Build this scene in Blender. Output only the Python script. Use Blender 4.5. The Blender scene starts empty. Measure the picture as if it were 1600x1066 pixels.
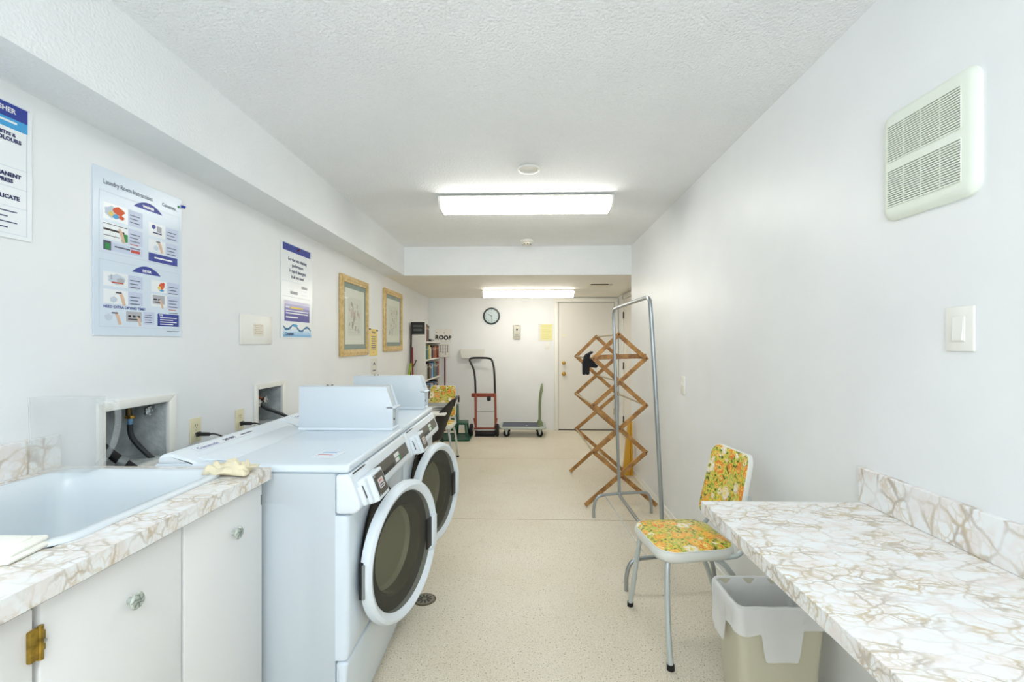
import bpy, bmesh, math, random
from mathutils import Vector, Matrix
random.seed(7)
S = bpy.context.scene
COL = S.collection
PI = math.pi

# ---------------------------------------------------------------- camera, world, light, exposure
cd = bpy.data.cameras.new('camera'); cam = bpy.data.objects.new('camera', cd); COL.objects.link(cam)
cd.sensor_width = 36; cd.lens = 710/1600*36; cd.shift_y = 3/1600; cd.clip_start = 0.02
cam.location = (0, 0, 1.387); cam.rotation_euler = (PI/2, 0, math.atan(18/710))
S.camera = cam
w = bpy.data.worlds.new('world'); S.world = w; w.use_nodes = True
w.node_tree.nodes['Background'].inputs[0].default_value = (0.75, 0.85, 1, 1)
w.node_tree.nodes['Background'].inputs[1].default_value = 0.4
S.view_settings.view_transform = 'Standard'; S.view_settings.look = 'None'
S.view_settings.gamma = 1; S.view_settings.use_curve_mapping = False
S.view_settings.exposure = 0.38
S.cycles.max_bounces = 14; S.cycles.diffuse_bounces = 8; S.cycles.transparent_max_bounces = 12

def area(name, loc, rot, sx, sy, power, color):
    l = bpy.data.lights.new(name, 'AREA'); l.shape = 'RECTANGLE'; l.size = sx; l.size_y = sy
    l.energy = power; l.color = color
    o = bpy.data.objects.new(name, l); COL.objects.link(o); o.location = loc; o.rotation_euler = rot
    return o
WARM = (1.0, 0.93, 0.78)
COOL = (0.90, 0.955, 1.0)
ADDED_LAMP_NEAR, LAMP_MID, LAMP_REAR = 18.5, 10.5, 11.0     # emission of the fluorescent lenses; the near lamp is an added one
# cool fill light added behind the camera, standing in for daylight
area('added_fill_light', (-0.1, -2.05, 1.45), (PI/2+.75, 0, 0), 1.9, 1.2, 31, (0.84, 0.92, 1.0))

# ---------------------------------------------------------------- materials
MATS = {}
def lin(c):
    return tuple(((v/255)/12.92 if v/255 <= 0.04045 else ((v/255+0.055)/1.055)**2.4) for v in c)
def mat(name, rgb, rough=0.5, metal=0.0, spec=0.5, bump=0.0, bscale=200, emit=None, alpha=1, var=0, vscale=8, coat=0, trans=0):
    if name in MATS: return MATS[name]
    m = bpy.data.materials.new(name); m.use_nodes = True; MATS[name] = m
    nt = m.node_tree; b = nt.nodes['Principled BSDF']
    c = (*lin(rgb), 1)
    b.inputs['Base Color'].default_value = c
    b.inputs['Roughness'].default_value = rough; b.inputs['Metallic'].default_value = metal
    b.inputs['Specular IOR Level'].default_value = spec
    b.inputs['Alpha'].default_value = alpha; b.inputs['Coat Weight'].default_value = coat
    b.inputs['Transmission Weight'].default_value = trans
    tc = nt.nodes.new('ShaderNodeTexCoord')
    if bump:
        n = nt.nodes.new('ShaderNodeTexNoise'); n.inputs['Scale'].default_value = bscale; n.inputs['Detail'].default_value = 3
        bp = nt.nodes.new('ShaderNodeBump'); bp.inputs['Strength'].default_value = bump; bp.inputs['Distance'].default_value = 0.004
        nt.links.new(tc.outputs['Object'], n.inputs['Vector']); nt.links.new(n.outputs[0], bp.inputs['Height'])
        nt.links.new(bp.outputs[0], b.inputs['Normal'])
    if var:
        n = nt.nodes.new('ShaderNodeTexNoise'); n.inputs['Scale'].default_value = vscale; n.inputs['Detail'].default_value = 5
        r = nt.nodes.new('ShaderNodeValToRGB')
        r.color_ramp.elements[0].position = .35; r.color_ramp.elements[1].position = .65
        r.color_ramp.elements[0].color = tuple(v*(1-var) for v in c[:3])+(1,)
        r.color_ramp.elements[1].color = tuple(min(1, v*(1+var*.5)) for v in c[:3])+(1,)
        nt.links.new(tc.outputs['Object'], n.inputs['Vector']); nt.links.new(n.outputs[0], r.inputs[0]); nt.links.new(r.outputs[0], b.inputs['Base Color'])
    if emit:
        b.inputs['Emission Color'].default_value = (*emit[0], 1); b.inputs['Emission Strength'].default_value = emit[1]
    return m

def N(nt, typ, **kw):
    n = nt.nodes.new(typ)
    for k, v in kw.items():
        if k in n.inputs: n.inputs[k].default_value = v
        else: setattr(n, k, v)
    return n
def ramp(nt, fac, stops, interp='LINEAR'):
    r = nt.nodes.new('ShaderNodeValToRGB'); r.color_ramp.interpolation = interp
    e = r.color_ramp.elements
    while len(e) < len(stops): e.new(0.5)
    for i, (p, c) in enumerate(stops):
        e[i].position = p; e[i].color = (*lin(c), 1) if len(c) == 3 else c
    nt.links.new(fac, r.inputs[0]); return r.outputs[0]
def mix(nt, fac, a, b, mode='MIX'):
    m = nt.nodes.new('ShaderNodeMix'); m.data_type = 'RGBA'; m.blend_type = mode
    for s, v in ((m.inputs[0], fac), (m.inputs[6], a), (m.inputs[7], b)):
        if hasattr(v, 'is_linked'): nt.links.new(v, s)
        elif isinstance(v, (int, float)): s.default_value = v
        else: s.default_value = (*lin(v), 1)
    return m.outputs[2]
BW = lambda v: (v, v, v, 1)

def wall_material(name, rgb, bump=.25, scale=320, rough=.55, dist=.002):
    m = mat(name, rgb, rough)
    nt = m.node_tree; b = nt.nodes['Principled BSDF']
    tc = N(nt, 'ShaderNodeTexCoord')
    n = N(nt, 'ShaderNodeTexNoise', Scale=scale, Detail=4.0); v = N(nt, 'ShaderNodeTexNoise', Scale=2.2, Detail=3.0)
    bp = N(nt, 'ShaderNodeBump', Strength=bump, Distance=dist)
    nt.links.new(tc.outputs['Object'], n.inputs['Vector']); nt.links.new(tc.outputs['Object'], v.inputs['Vector'])
    nt.links.new(n.outputs[0], bp.inputs['Height']); nt.links.new(bp.outputs[0], b.inputs['Normal'])
    col = ramp(nt, v.outputs[0], [(.3, tuple(x*.975 for x in rgb)), (.7, rgb)])
    nt.links.new(col, b.inputs['Base Color'])
    return m
M_WALL = wall_material('white_painted_wall', (238, 240, 241), .12, 260, .42, .0015)
M_SOFF = wall_material('textured_white_paint', (238, 241, 242), .6, 95, .7, .007)
M_CEIL = wall_material('popcorn_ceiling', (250, 252, 254), .9, 90, .8, .012)
M_LOWC = wall_material('smooth_ceiling_paint', (240, 236, 226), .1, 200, .6)

def floor_material():
    m = mat('speckled_vinyl', (226, 218, 200), .38)
    nt = m.node_tree; b = nt.nodes['Principled BSDF']; tc = N(nt, 'ShaderNodeTexCoord'); P = tc.outputs['Object']
    big = N(nt, 'ShaderNodeTexNoise', Scale=1.6, Detail=5.0); nt.links.new(P, big.inputs['Vector'])
    c = ramp(nt, big.outputs[0], [(.3, (216, 206, 184)), (.7, (226, 218, 201))])
    for sc, lo, hi, colr, seed in ((190, .58, .68, (160, 146, 118), 3), (110, .64, .69, (104, 86, 60), 9), (230, .56, .66, (248, 244, 234), 20)):
        mp = N(nt, 'ShaderNodeMapping'); mp.inputs['Location'].default_value = (seed, seed*2, 0); nt.links.new(P, mp.inputs[0])
        n = N(nt, 'ShaderNodeTexNoise', Scale=float(sc), Detail=1.5); nt.links.new(mp.outputs[0], n.inputs['Vector'])
        f = ramp(nt, n.outputs[0], [(lo, BW(0)), (hi, BW(.8))])
        c = mix(nt, f, c, colr)
    # worn dirt near the machines
    d = N(nt, 'ShaderNodeTexNoise', Scale=5.0, Detail=8.0); nt.links.new(P, d.inputs['Vector'])
    f = ramp(nt, d.outputs[0], [(.6, BW(0)), (.8, BW(.22))])
    c = mix(nt, f, c, (170, 146, 105))
    nt.links.new(c, b.inputs['Base Color'])
    return m
M_FLOOR = floor_material()

def marble(name, sc=9, seed=0):
    m = mat(name, (240, 238, 232), .22, coat=.0)
    nt = m.node_tree; b = nt.nodes['Principled BSDF']; tc = N(nt, 'ShaderNodeTexCoord')
    mp = N(nt, 'ShaderNodeMapping'); mp.inputs['Location'].default_value = (seed, seed*.7, seed*.3)
    mp.inputs['Rotation'].default_value = (.3, .2, .5); mp.inputs['Scale'].default_value = (1, 1.7, 1.3)
    nt.links.new(tc.outputs['Object'], mp.inputs[0])
    wn = N(nt, 'ShaderNodeTexNoise', Scale=sc*.8, Detail=4.0); nt.links.new(mp.outputs[0], wn.inputs['Vector'])
    vm = N(nt, 'ShaderNodeVectorMath', operation='SCALE'); vm.inputs['Scale'].default_value = .09; nt.links.new(wn.outputs['Color'], vm.inputs[0])
    va = N(nt, 'ShaderNodeVectorMath', operation='ADD'); nt.links.new(mp.outputs[0], va.inputs[0]); nt.links.new(vm.outputs[0], va.inputs[1])
    v = N(nt, 'ShaderNodeTexVoronoi', feature='DISTANCE_TO_EDGE', Scale=float(sc)); nt.links.new(va.outputs[0], v.inputs['Vector'])
    v2 = N(nt, 'ShaderNodeTexVoronoi', feature='DISTANCE_TO_EDGE', Scale=float(sc*2.6)); nt.links.new(va.outputs[0], v2.inputs['Vector'])
    msk = N(nt, 'ShaderNodeTexNoise', Scale=sc*.55, Detail=3.0); nt.links.new(mp.outputs[0], msk.inputs['Vector'])
    e1 = ramp(nt, v.outputs['Distance'], [(0, BW(1)), (.035, BW(.75)), (.085, BW(0))])
    e2 = ramp(nt, v2.outputs['Distance'], [(0, BW(.9)), (.06, BW(.6)), (.13, BW(0))])
    mk = ramp(nt, msk.outputs[0], [(.40, BW(.25)), (.56, BW(1))]); mk2 = ramp(nt, msk.outputs[0], [(.44, BW(0)), (.58, BW(1))])
    f1 = mix(nt, 1.0, e1, mk, 'MULTIPLY'); f2 = mix(nt, 1.0, e2, mk2, 'MULTIPLY')
    pn = N(nt, 'ShaderNodeTexNoise', Scale=sc*1.2, Detail=2.0); nt.links.new(va.outputs[0], pn.inputs['Vector'])
    base = ramp(nt, pn.outputs[0], [(.45, (236, 238, 238)), (.62, (232, 227, 224)), (.75, (228, 220, 214))])
    tan = ramp(nt, wn.outputs[0], [(.35, (200, 184, 150)), (.6, (186, 176, 164))])
    c = mix(nt, f2, base, (212, 200, 182)); c = mix(nt, f1, c, tan)
    nt.links.new(c, b.inputs['Base Color'])
    return m
M_MARB = marble('marbled_laminate', 15)
M_MARB2 = marble('marbled_laminate_backsplash', 9, 4)

def floral(name):
    m = mat(name, (220, 200, 90), .32, coat=.2)
    nt = m.node_tree; b = nt.nodes['Principled BSDF']; tc = N(nt, 'ShaderNodeTexCoord'); P = tc.outputs['Object']
    wn = N(nt, 'ShaderNodeTexNoise', Scale=45.0, Detail=2.0); nt.links.new(P, wn.inputs['Vector'])
    vm = N(nt, 'ShaderNodeVectorMath', operation='SCALE'); vm.inputs['Scale'].default_value = .03; nt.links.new(wn.outputs['Color'], vm.inputs[0])
    va = N(nt, 'ShaderNodeVectorMath', operation='ADD'); nt.links.new(P, va.inputs[0]); nt.links.new(vm.outputs[0], va.inputs[1])
    bn = N(nt, 'ShaderNodeTexNoise', Scale=60.0, Detail=2.0); nt.links.new(P, bn.inputs['Vector'])
    c = ramp(nt, bn.outputs[0], [(.30, (70, 70, 30)), (.36, (152, 160, 52)), (.46, (196, 200, 84)), (.54, (240, 214, 84)), (.62, (226, 132, 36)), (.70, (238, 236, 214))], 'CONSTANT')
    for sc, seed, size in ((24, 3, .50), (13, 0, .60)):
        mp = N(nt, 'ShaderNodeMapping'); mp.inputs['Location'].default_value = (seed, seed, seed); nt.links.new(va.outputs[0], mp.inputs[0])
        v = N(nt, 'ShaderNodeTexVoronoi', feature='F1', Scale=float(sc)); v.inputs['Randomness'].default_value = .8; nt.links.new(mp.outputs[0], v.inputs['Vector'])
        sp = N(nt, 'ShaderNodeSeparateColor'); nt.links.new(v.outputs['Color'], sp.inputs[0])
        petal = ramp(nt, sp.outputs[0], [(0, (232, 134, 40)), (.30, (240, 240, 230)), (.58, (190, 200, 96)), (.78, (244, 176, 70))], 'CONSTANT')
        pn_ = N(nt, 'ShaderNodeTexNoise', Scale=90.0, Detail=2.0); nt.links.new(P, pn_.inputs['Vector'])
        petal = mix(nt, ramp(nt, pn_.outputs[0], [(.50, BW(0)), (.54, BW(.75))]), petal, (246, 214, 110))
        pc = ramp(nt, v.outputs['Distance'], [(0, (120, 140, 50)), (.10, (238, 222, 120)), (.17, (255, 255, 255))], 'CONSTANT')
        inside = ramp(nt, v.outputs['Distance'], [(0, BW(0)), (.16, BW(1))], 'CONSTANT')
        fl = mix(nt, inside, pc, petal)
        edge = ramp(nt, v.outputs['Distance'], [(0, BW(1)), (size*.72, BW(0))], 'CONSTANT')
        rim = ramp(nt, v.outputs['Distance'], [(0, BW(0)), (size*.60, BW(.6)), (size*.66, BW(0))], 'CONSTANT')
        fl = mix(nt, rim, fl, (196, 120, 40))
        c = mix(nt, edge, c, fl)
    nt.links.new(c, b.inputs['Base Color'])
    return m
M_FLORAL = floral('floral_vinyl')

def wood(name, a, bb, sc=18, axis=(1, 1, 8)):
    m = mat(name, a, .45)
    nt = m.node_tree; b = nt.nodes['Principled BSDF']; tc = N(nt, 'ShaderNodeTexCoord')
    n = N(nt, 'ShaderNodeTexNoise', Scale=float(sc), Detail=6.0); nt.links.new(tc.outputs['Object'], n.inputs['Vector'])
    nt.links.new(ramp(nt, n.outputs[0], [(.35, a), (.65, bb)]), b.inputs['Base Color'])
    return m
M_WOOD = wood('honey_wood', (138, 94, 46), (184, 136, 74))
M_GOLD = wood('gold_wood_frame', (196, 164, 100), (224, 196, 138), 30)
def glassy(name, tint, opacity, rough=.05):
    m = bpy.data.materials.new(name); m.use_nodes = True; MATS[name] = m
    nt = m.node_tree; nt.nodes.clear(); out = nt.nodes.new('ShaderNodeOutputMaterial')
    t = nt.nodes.new('ShaderNodeBsdfTransparent'); t.inputs[0].default_value = (*tint, 1)
    d = nt.nodes.new('ShaderNodeBsdfPrincipled'); d.inputs['Base Color'].default_value = (*tint, 1); d.inputs['Roughness'].default_value = rough
    lw = nt.nodes.new('ShaderNodeLayerWeight'); lw.inputs[0].default_value = .5
    pw = nt.nodes.new('ShaderNodeMath'); pw.operation = 'POWER'; pw.inputs[1].default_value = 5; nt.links.new(lw.outputs['Facing'], pw.inputs[0])
    ma = nt.nodes.new('ShaderNodeMath'); ma.operation = 'MULTIPLY_ADD'; ma.inputs[1].default_value = (1-opacity)*.22; ma.inputs[2].default_value = opacity; nt.links.new(pw.outputs[0], ma.inputs[0])
    mx = nt.nodes.new('ShaderNodeMixShader'); nt.links.new(ma.outputs[0], mx.inputs[0]); nt.links.new(t.outputs[0], mx.inputs[1]); nt.links.new(d.outputs[0], mx.inputs[2])
    nt.links.new(mx.outputs[0], out.inputs[0]); return m
M_DGLASS = glassy('dark_door_glass', (.50, .49, .43), .10)
M_ACRYL = glassy('clear_plastic', (.97, .975, .975), .09, .3)
M_PGLASS = glassy('picture_glass', (.97, .98, .97), .06, .03)
M_BAG = glassy('white_bin_liner', (.86, .87, .87), .80, .35)

WHITE = mat('white_enamel', (218, 229, 238), .28, coat=.15)
WHITE2 = mat('white_plastic', (226, 234, 240), .35)
CREAM = mat('white_cabinet_paint', (230, 230, 229), .42)
SINKM = mat('bluish_white_sink', (216, 224, 228), .25)
CHROME = mat('chrome', (196, 200, 202), .22, 1.0)
STEEL = mat('galvanised_tube', (168, 174, 176), .3, .9)
BLACK = mat('black_plastic', (22, 23, 24), .4)
RUBBER = mat('black_rubber', (14, 14, 15), .7)
DGREY = mat('dark_grey_panel', (88, 86, 80), .35)
GREY = mat('grey_metal', (128, 134, 134), .4, .3)
BRASS = mat('brass', (190, 150, 70), .3, .9)
OLDBRASS = mat('tarnished_brass', (170, 140, 60), .35, .8, var=.5, vscale=60)
IVORY = mat('ivory_plastic', (226, 218, 184), .4)
VENTM = mat('pale_green_white_plastic', (232, 238, 226), .45)
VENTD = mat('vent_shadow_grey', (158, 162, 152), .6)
BEIGE = mat('beige_bin_plastic', (204, 200, 178), .42)
TRIMW = mat('trim_white_gloss', (238, 237, 230), .3)
DOORM = mat('cream_door_paint', (228, 225, 218), .45)
BLUE = mat('print_blue', (38, 58, 150), .4); SKY = mat('print_sky_blue', (60, 160, 215), .4)
LBLUE = mat('poster_pale_blue', (216, 228, 240), .25); PANEL = mat('print_lavender', (196, 206, 228), .35); PWHITE = mat('poster_white', (236, 240, 242), .25)
INK = mat('print_ink', (70, 76, 96), .5); NAVY = mat('print_navy', (34, 44, 96), .5); RED = mat('print_red', (205, 70, 50), .5); GREEN = mat('print_green', (40, 140, 70), .5)
ORANGE = mat('print_orange', (220, 90, 40), .5); SKIN = mat('print_skin', (222, 186, 160), .5); GREYP = mat('print_grey', (176, 176, 182), .5); PURPLE = mat('print_purple', (92, 84, 160), .4)
YELLOW = mat('print_yellow', (238, 214, 120), .6); LINE = mat('print_line', (196, 208, 220), .4)

# ---------------------------------------------------------------- mesh builder
class MB:
    def __init__(s): s.v = []; s.f = []; s.m = []; s.mats = []; s.M = Matrix.Identity(4)
    def mi(s, m):
        if m not in s.mats: s.mats.append(m)
        return s.mats.index(m)
    def add(s, vs, fs, m, M=None):
        T = s.M @ M if M is not None else s.M
        o = len(s.v); s.v += [T @ Vector(p) for p in vs]; s.f += [tuple(i+o for i in f) for f in fs]; s.m += [s.mi(m)]*len(fs)
        return s
    def bm(s, b, m, M=None):
        b.verts.index_update()
        s.add([v.co.copy() for v in b.verts], [[v.index for v in f.verts] for f in b.faces], m, M); b.free(); return s
    def box(s, x0, x1, y0, y1, z0, z1, m, bev=0, seg=2, M=None):
        b = bmesh.new(); bmesh.ops.create_cube(b, size=1)
        for v in b.verts: v.co = Vector(((x0+x1)/2+v.co.x*(x1-x0), (y0+y1)/2+v.co.y*(y1-y0), (z0+z1)/2+v.co.z*(z1-z0)))
        if bev: bmesh.ops.bevel(b, geom=b.edges[:]+b.verts[:], offset=bev, segments=seg, affect='EDGES', profile=.5)
        return s.bm(b, m, M)
    def prism(s, poly, h0, h1, m, M=None, bev=0, seg=2):
        # poly in local XY, extruded along local Z h0..h1
        b = bmesh.new(); vs = [b.verts.new((x, y, h0)) for x, y in poly]; f = b.faces.new(vs)
        r = bmesh.ops.extrude_face_region(b, geom=[f])
        for g in r['geom']:
            if isinstance(g, bmesh.types.BMVert): g.co.z = h1
        bmesh.ops.recalc_face_normals(b, faces=b.faces[:])
        if bev: bmesh.ops.bevel(b, geom=b.edges[:], offset=bev, segments=seg, affect='EDGES', profile=.5)
        return s.bm(b, m, M)
    def lathe(s, prof, m, M=None, n=32, a0=0, a1=2*PI):
        full = abs(a1-a0-2*PI) < 1e-6; k = n if full else n+1
        vs = []; fs = []
        for i in range(k):
            a = a0+(a1-a0)*i/n
            for r, z in prof: vs.append((r*math.cos(a), r*math.sin(a), z))
        L = len(prof)
        for i in range(n):
            j = (i+1) % k
            for q in range(L-1):
                f = [i*L+q, j*L+q, j*L+q+1, i*L+q+1]
                fs.append(f)
        return s.add(vs, fs, m, M)
    def cyl(s, p, q, r, m, n=16, r2=None):
        p = Vector(p); q = Vector(q); d = q-p; L = d.length; r2 = r if r2 is None else r2
        M = Matrix.Translation(p) @ d.to_track_quat('Z', 'Y').to_matrix().to_4x4()
        return s.lathe([(0, 0), (r, 0), (r2, L), (0, L)], m, M, n)
    def tube(s, pts, r, m, n=10, sm=0, caps=True, flat=1.0):
        P = [Vector(p) for p in pts]
        if sm:
            for _ in range(sm):
                Q = [P[0]]
                for a, b in zip(P, P[1:]): Q += [a*.75+b*.25, a*.25+b*.75]
                Q.append(P[-1]); P = Q
        vs = []; fs = []; up = None
        for i, p in enumerate(P):
            t = (P[min(i+1, len(P)-1)]-P[max(i-1, 0)]).normalized()
            if up is None: up = t.orthogonal().normalized()
            up = (up-t*up.dot(t)).normalized(); sd = t.cross(up)
            for k in range(n):
                a = 2*PI*k/n; vs.append(p+(up*math.cos(a)+sd*math.sin(a)*flat)*r)
        for i in range(len(P)-1):
            for k in range(n):
                fs.append((i*n+k, i*n+(k+1) % n, (i+1)*n+(k+1) % n, (i+1)*n+k))
        if caps: fs += [tuple(range(n))[::-1], tuple((len(P)-1)*n+k for k in range(n))]
        return s.add(vs, fs, m)
    def bar(s, p, q, wv, t, m, up=(0, 1, 0), ext=0):
        # rectangular slat from p to q; t = thickness along 'up', wv = width
        p = Vector(p); q = Vector(q); d = (q-p); L = d.length; d.normalize(); u = Vector(up); u = (u-d*u.dot(d)).normalized(); sd = d.cross(u)
        M = Matrix.Translation(p) @ Matrix((sd, u, d)).transposed().to_4x4()
        return s.box(-wv/2, wv/2, -t/2, t/2, -ext, L+ext, m, min(wv, t)*.15, 1, M)
    def loft(s, loops, m, cap0=False, cap1=False, closed=True):
        n = len(loops[0]); vs = [p for l in loops for p in l]; fs = []
        for i in range(len(loops)-1):
            for k in range(n if closed else n-1): fs.append((i*n+k, i*n+(k+1) % n, (i+1)*n+(k+1) % n, (i+1)*n+k))
        if cap0: fs.append(tuple(range(n))[::-1])
        if cap1: fs.append(tuple((len(loops)-1)*n+k for k in range(n)))
        return s.add(vs, fs, m)
    def grid(s, fn, nu, nv, m, M=None):
        vs = [fn(i/nu, j/nv) for i in range(nu+1) for j in range(nv+1)]; fs = []
        for i in range(nu):
            for j in range(nv):
                a = i*(nv+1)+j; fs.append((a, a+nv+1, a+nv+2, a+1))
        return s.add(vs, fs, m, M)
    def text(s, body, size, m, M, align='LEFT', ext=.0004, bold=0, xs=1):
        c = bpy.data.curves.new('t', 'FONT'); c.body = body; c.size = size; c.align_x = align; c.align_y = 'CENTER'; c.extrude = ext; c.resolution_u = 2; c.offset = bold
        o = bpy.data.objects.new('t', c); COL.objects.link(o)
        dg = bpy.context.evaluated_depsgraph_get(); dg.update(); me = bpy.data.meshes.new_from_object(o.evaluated_get(dg))
        s.add([Vector((v.co.x*xs, v.co.y, v.co.z)) for v in me.vertices], [tuple(p.vertices) for p in me.polygons], m, M)
        bpy.data.objects.remove(o); bpy.data.curves.remove(c); bpy.data.meshes.remove(me); return s
    def cut(s):
        if not hasattr(s, 'cuts'): s.cuts = []
        s.cuts.append((len(s.v), len(s.f)))
    def build_each(s, name, **kw):
        # every piece between two cut() marks becomes an object of its own
        out = []; a = (0, 0)
        for c in s.cuts:
            q = MB(); q.v = s.v[a[0]:c[0]]; q.f = [tuple(i-a[0] for i in f) for f in s.f[a[1]:c[1]]]; q.m = s.m[a[1]:c[1]]; q.mats = s.mats
            out.append(q.build(name, **kw)); a = c
        return out
    def build(s, name, parent=None, label=None, cat=None, group=None, kind=None, loc=None, ang=35, solid=0, flip=False):
        me = bpy.data.meshes.new(name)
        off = Vector(loc) if loc is not None else Vector((0, 0, 0))
        me.from_pydata([v-off for v in s.v], [], s.f)
        for m in s.mats: me.materials.append(m)
        me.polygons.foreach_set('material_index', s.m); me.polygons.foreach_set('use_smooth', [True]*len(s.f))
        b = bmesh.new(); b.from_mesh(me)
        b.normal_update()
        b.to_mesh(me); b.free()
        me.set_sharp_from_angle(angle=math.radians(ang)); me.update()
        o = bpy.data.objects.new(name, me); COL.objects.link(o); o.location = off
        if solid:
            md = o.modifiers.new('thick', 'SOLIDIFY'); md.thickness = solid; md.offset = 0
        if parent is not None: o.parent = parent
        tag(o, label, cat, group, kind); return o
def tag(o, label=None, cat=None, group=None, kind=None):
    for k, v in (('label', label), ('category', cat), ('group', group), ('kind', kind)):
        if v: o[k] = v
    return o
def thing(name, loc, label, cat, group=None, rz=0):
    o = bpy.data.objects.new(name, None); COL.objects.link(o); o.location = loc; o.rotation_euler = (0, 0, rz); o.empty_display_size = .1
    return tag(o, label, cat, group)
def copy_tree(o, parent=None):
    c = o.copy(); COL.objects.link(c)
    if parent is not None: c.parent = parent; c.matrix_parent_inverse = o.matrix_parent_inverse
    for ch in [x for x in list(o.children)]: copy_tree(ch, c)
    return c
def rrect(cx, cy, hx, hy, r, z, n=6):
    pts = []
    for sx, sy, a0 in ((1, 1, 0), (-1, 1, PI/2), (-1, -1, PI), (1, -1, 3*PI/2)):
        for i in range(n+1):
            a = a0+PI/2*i/n; pts.append((cx+sx*(hx-r)+r*math.cos(a), cy+sy*(hy-r)+r*math.sin(a), z))
    return pts
def frameL(Y, z, X):      # u -> +Y, v -> +Z, n -> +X  (things on the left wall)
    return Matrix(((0, 0, 1, X), (1, 0, 0, Y), (0, 1, 0, z), (0, 0, 0, 1)))
def frameR(Y, z, X):      # u -> -Y, v -> +Z, n -> -X  (right wall)
    return Matrix(((0, 0, -1, X), (-1, 0, 0, Y), (0, 1, 0, z), (0, 0, 0, 1)))
def frameB(X, z, Y):      # u -> +X, v -> +Z, n -> -Y  (back wall, faces the camera)
    return Matrix(((1, 0, 0, X), (0, 0, -1, Y), (0, 1, 0, z), (0, 0, 0, 1)))
def frameT(X, Y, z):      # lying on top: u->+Y reversed..., n -> +Z
    return Matrix(((1, 0, 0, X), (0, 1, 0, Y), (0, 0, 1, z), (0, 0, 0, 1)))

XL, XR, YB, YN, YBM = -1.535, 1.165, 7.28, -2.1, 4.95
def zc_r(y): return 2.55-.0219*y
def zc_l(y): return 2.4855-.0098*y
def zs(y): return 2.1745-.0098*y
def zc(x, y): t = (x-XL)/(XR-XL); return zc_l(y)*(1-t)+zc_r(y)*t

# ---------------------------------------------------------------- the setting
b = MB(); b.box(-1.75, 1.75, YN-.1, YB+.1, -.08, 0, M_FLOOR); fl = b.build('floor', kind='structure')
b = MB()
SEAM = mat('floor_seam', (150, 136, 108), .6)
b.box(-.56, 1.15, 3.568, 3.572, 0, .0006, SEAM); b.box(-1.2, 1.15, 5.44, 5.443, 0, .0006, SEAM)
b.build('floor_seam', parent=fl)
# main ceiling (slightly out of level, as old ceilings are)
b = MB()
y0, y1 = YN, YBM+.05
vs = [(XL, y0, zc_l(y0)), (XR+.02, y0, zc_r(y0)), (XR+.02, y1, zc_r(y1)), (XL, y1, zc_l(y1))]
vs += [(x, y, z+.1) for x, y, z in vs]
b.add(vs, [(0, 1, 2, 3)[::-1], (4, 5, 6, 7), (0, 1, 5, 4), (1, 2, 6, 5), (2, 3, 7, 6), (3, 0, 4, 7)], M_CEIL); b.build('ceiling', kind='structure')
b = MB()
za, zb = zs(YBM), 2.115
vs = [(XL-.05, YBM+.02, za), (1.55, YBM+.02, za), (1.55, YB+.05, zb), (XL-.05, YB+.05, zb)]; vs += [(x, y, 2.3) for x, y, z in vs]
b.add(vs, [(0, 1, 2, 3)[::-1], (4, 5, 6, 7), (0, 1, 5, 4), (1, 2, 6, 5), (2, 3, 7, 6), (3, 0, 4, 7)], M_LOWC); b.build('ceiling', kind='structure')
# soffit along the left wall and beam across the room
b = MB(); xs0, xs1 = -1.322, -1.306
vs = [(XL-.02, YN, zs(YN)), (xs0-.008, YN, zs(YN)), (xs1, YBM+.02, zs(YBM)), (XL-.02, YBM+.02, zs(YBM))]
vs += [(vs[0][0], YN, 2.6), (vs[1][0], YN, 2.6), (vs[2][0], YBM+.02, 2.5), (vs[3][0], YBM+.02, 2.5)]
b.add(vs, [(0, 1, 2, 3)[::-1], (4, 5, 6, 7), (0, 1, 5, 4), (1, 2, 6, 5), (2, 3, 7, 6), (3, 0, 4, 7)], M_SOFF); b.build('trim_1', kind='structure')
b = MB(); b.box(xs1-.001, XR+.01, YBM, YBM+.15, za+.0005, 2.5, M_SOFF); b.build('trim_2', kind='structure')
# left wall with the two recessed openings
H1 = (1.62, 1.917, .90, 1.135); H2 = (2.574, 2.837, .90, 1.118)
b = MB(); wl = lambda ya, yb, zaa, zbb: b.box(XL-.2, XL, ya, yb, zaa, zbb, M_WALL)
wl(YN, YB, 0, .90); wl(YN, YB, 1.135, 2.3); wl(YN, H1[0], .90, 1.135); wl(H1[1], H2[0], .90, 1.135); wl(H2[1], YB, .90, 1.135); wl(H2[0], H2[1], 1.118, 1.135)
b.build('wall_left', kind='structure')
b = MB(); b.box(XR, XR+.12, YN, YBM, 0, 2.62, M_WALL, .002, 1); b.build('wall_right', kind='structure')
b = MB(); b.box(XR+.12, 1.62, YBM-.1, YBM, 0, 2.3, M_WALL); b.build('wall_right_return', kind='structure')
b = MB(); b.box(1.507, 1.62, YBM, YB+.1, 0, 2.3, M_WALL); b.build('wall_right_rear', kind='structure')
b = MB(); b.box(XL-.2, 1.62, YB, YB+.1, 0, 2.3, M_WALL); b.build('wall_back', kind='structure')
b = MB()   # wall behind the camera with an opening for the added window
b.box(XL-.2, XR+.12, YN-.1, YN, 0, .8, M_WALL); b.box(XL-.2, XR+.12, YN-.1, YN, 2.1, 2.65, M_WALL)
b.box(XL-.2, -1.05, YN-.1, YN, .8, 2.1, M_WALL); b.box(.85, XR+.12, YN-.1, YN, .8, 2.1, M_WALL); b.build('wall_front', kind='structure')
wf = MB()
for x in (-1.05, -.12, .80): wf.box(x, x+.05, YN-.08, YN+.01, .8, 2.1, TRIMW)
for z in (.8, 2.05): wf.box(-1.05, .85, YN-.08, YN+.01, z, z+.05, TRIMW)
wf.build('added_window_1', kind='structure')  # unseen window, added with the fill light to brighten the near room
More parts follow.
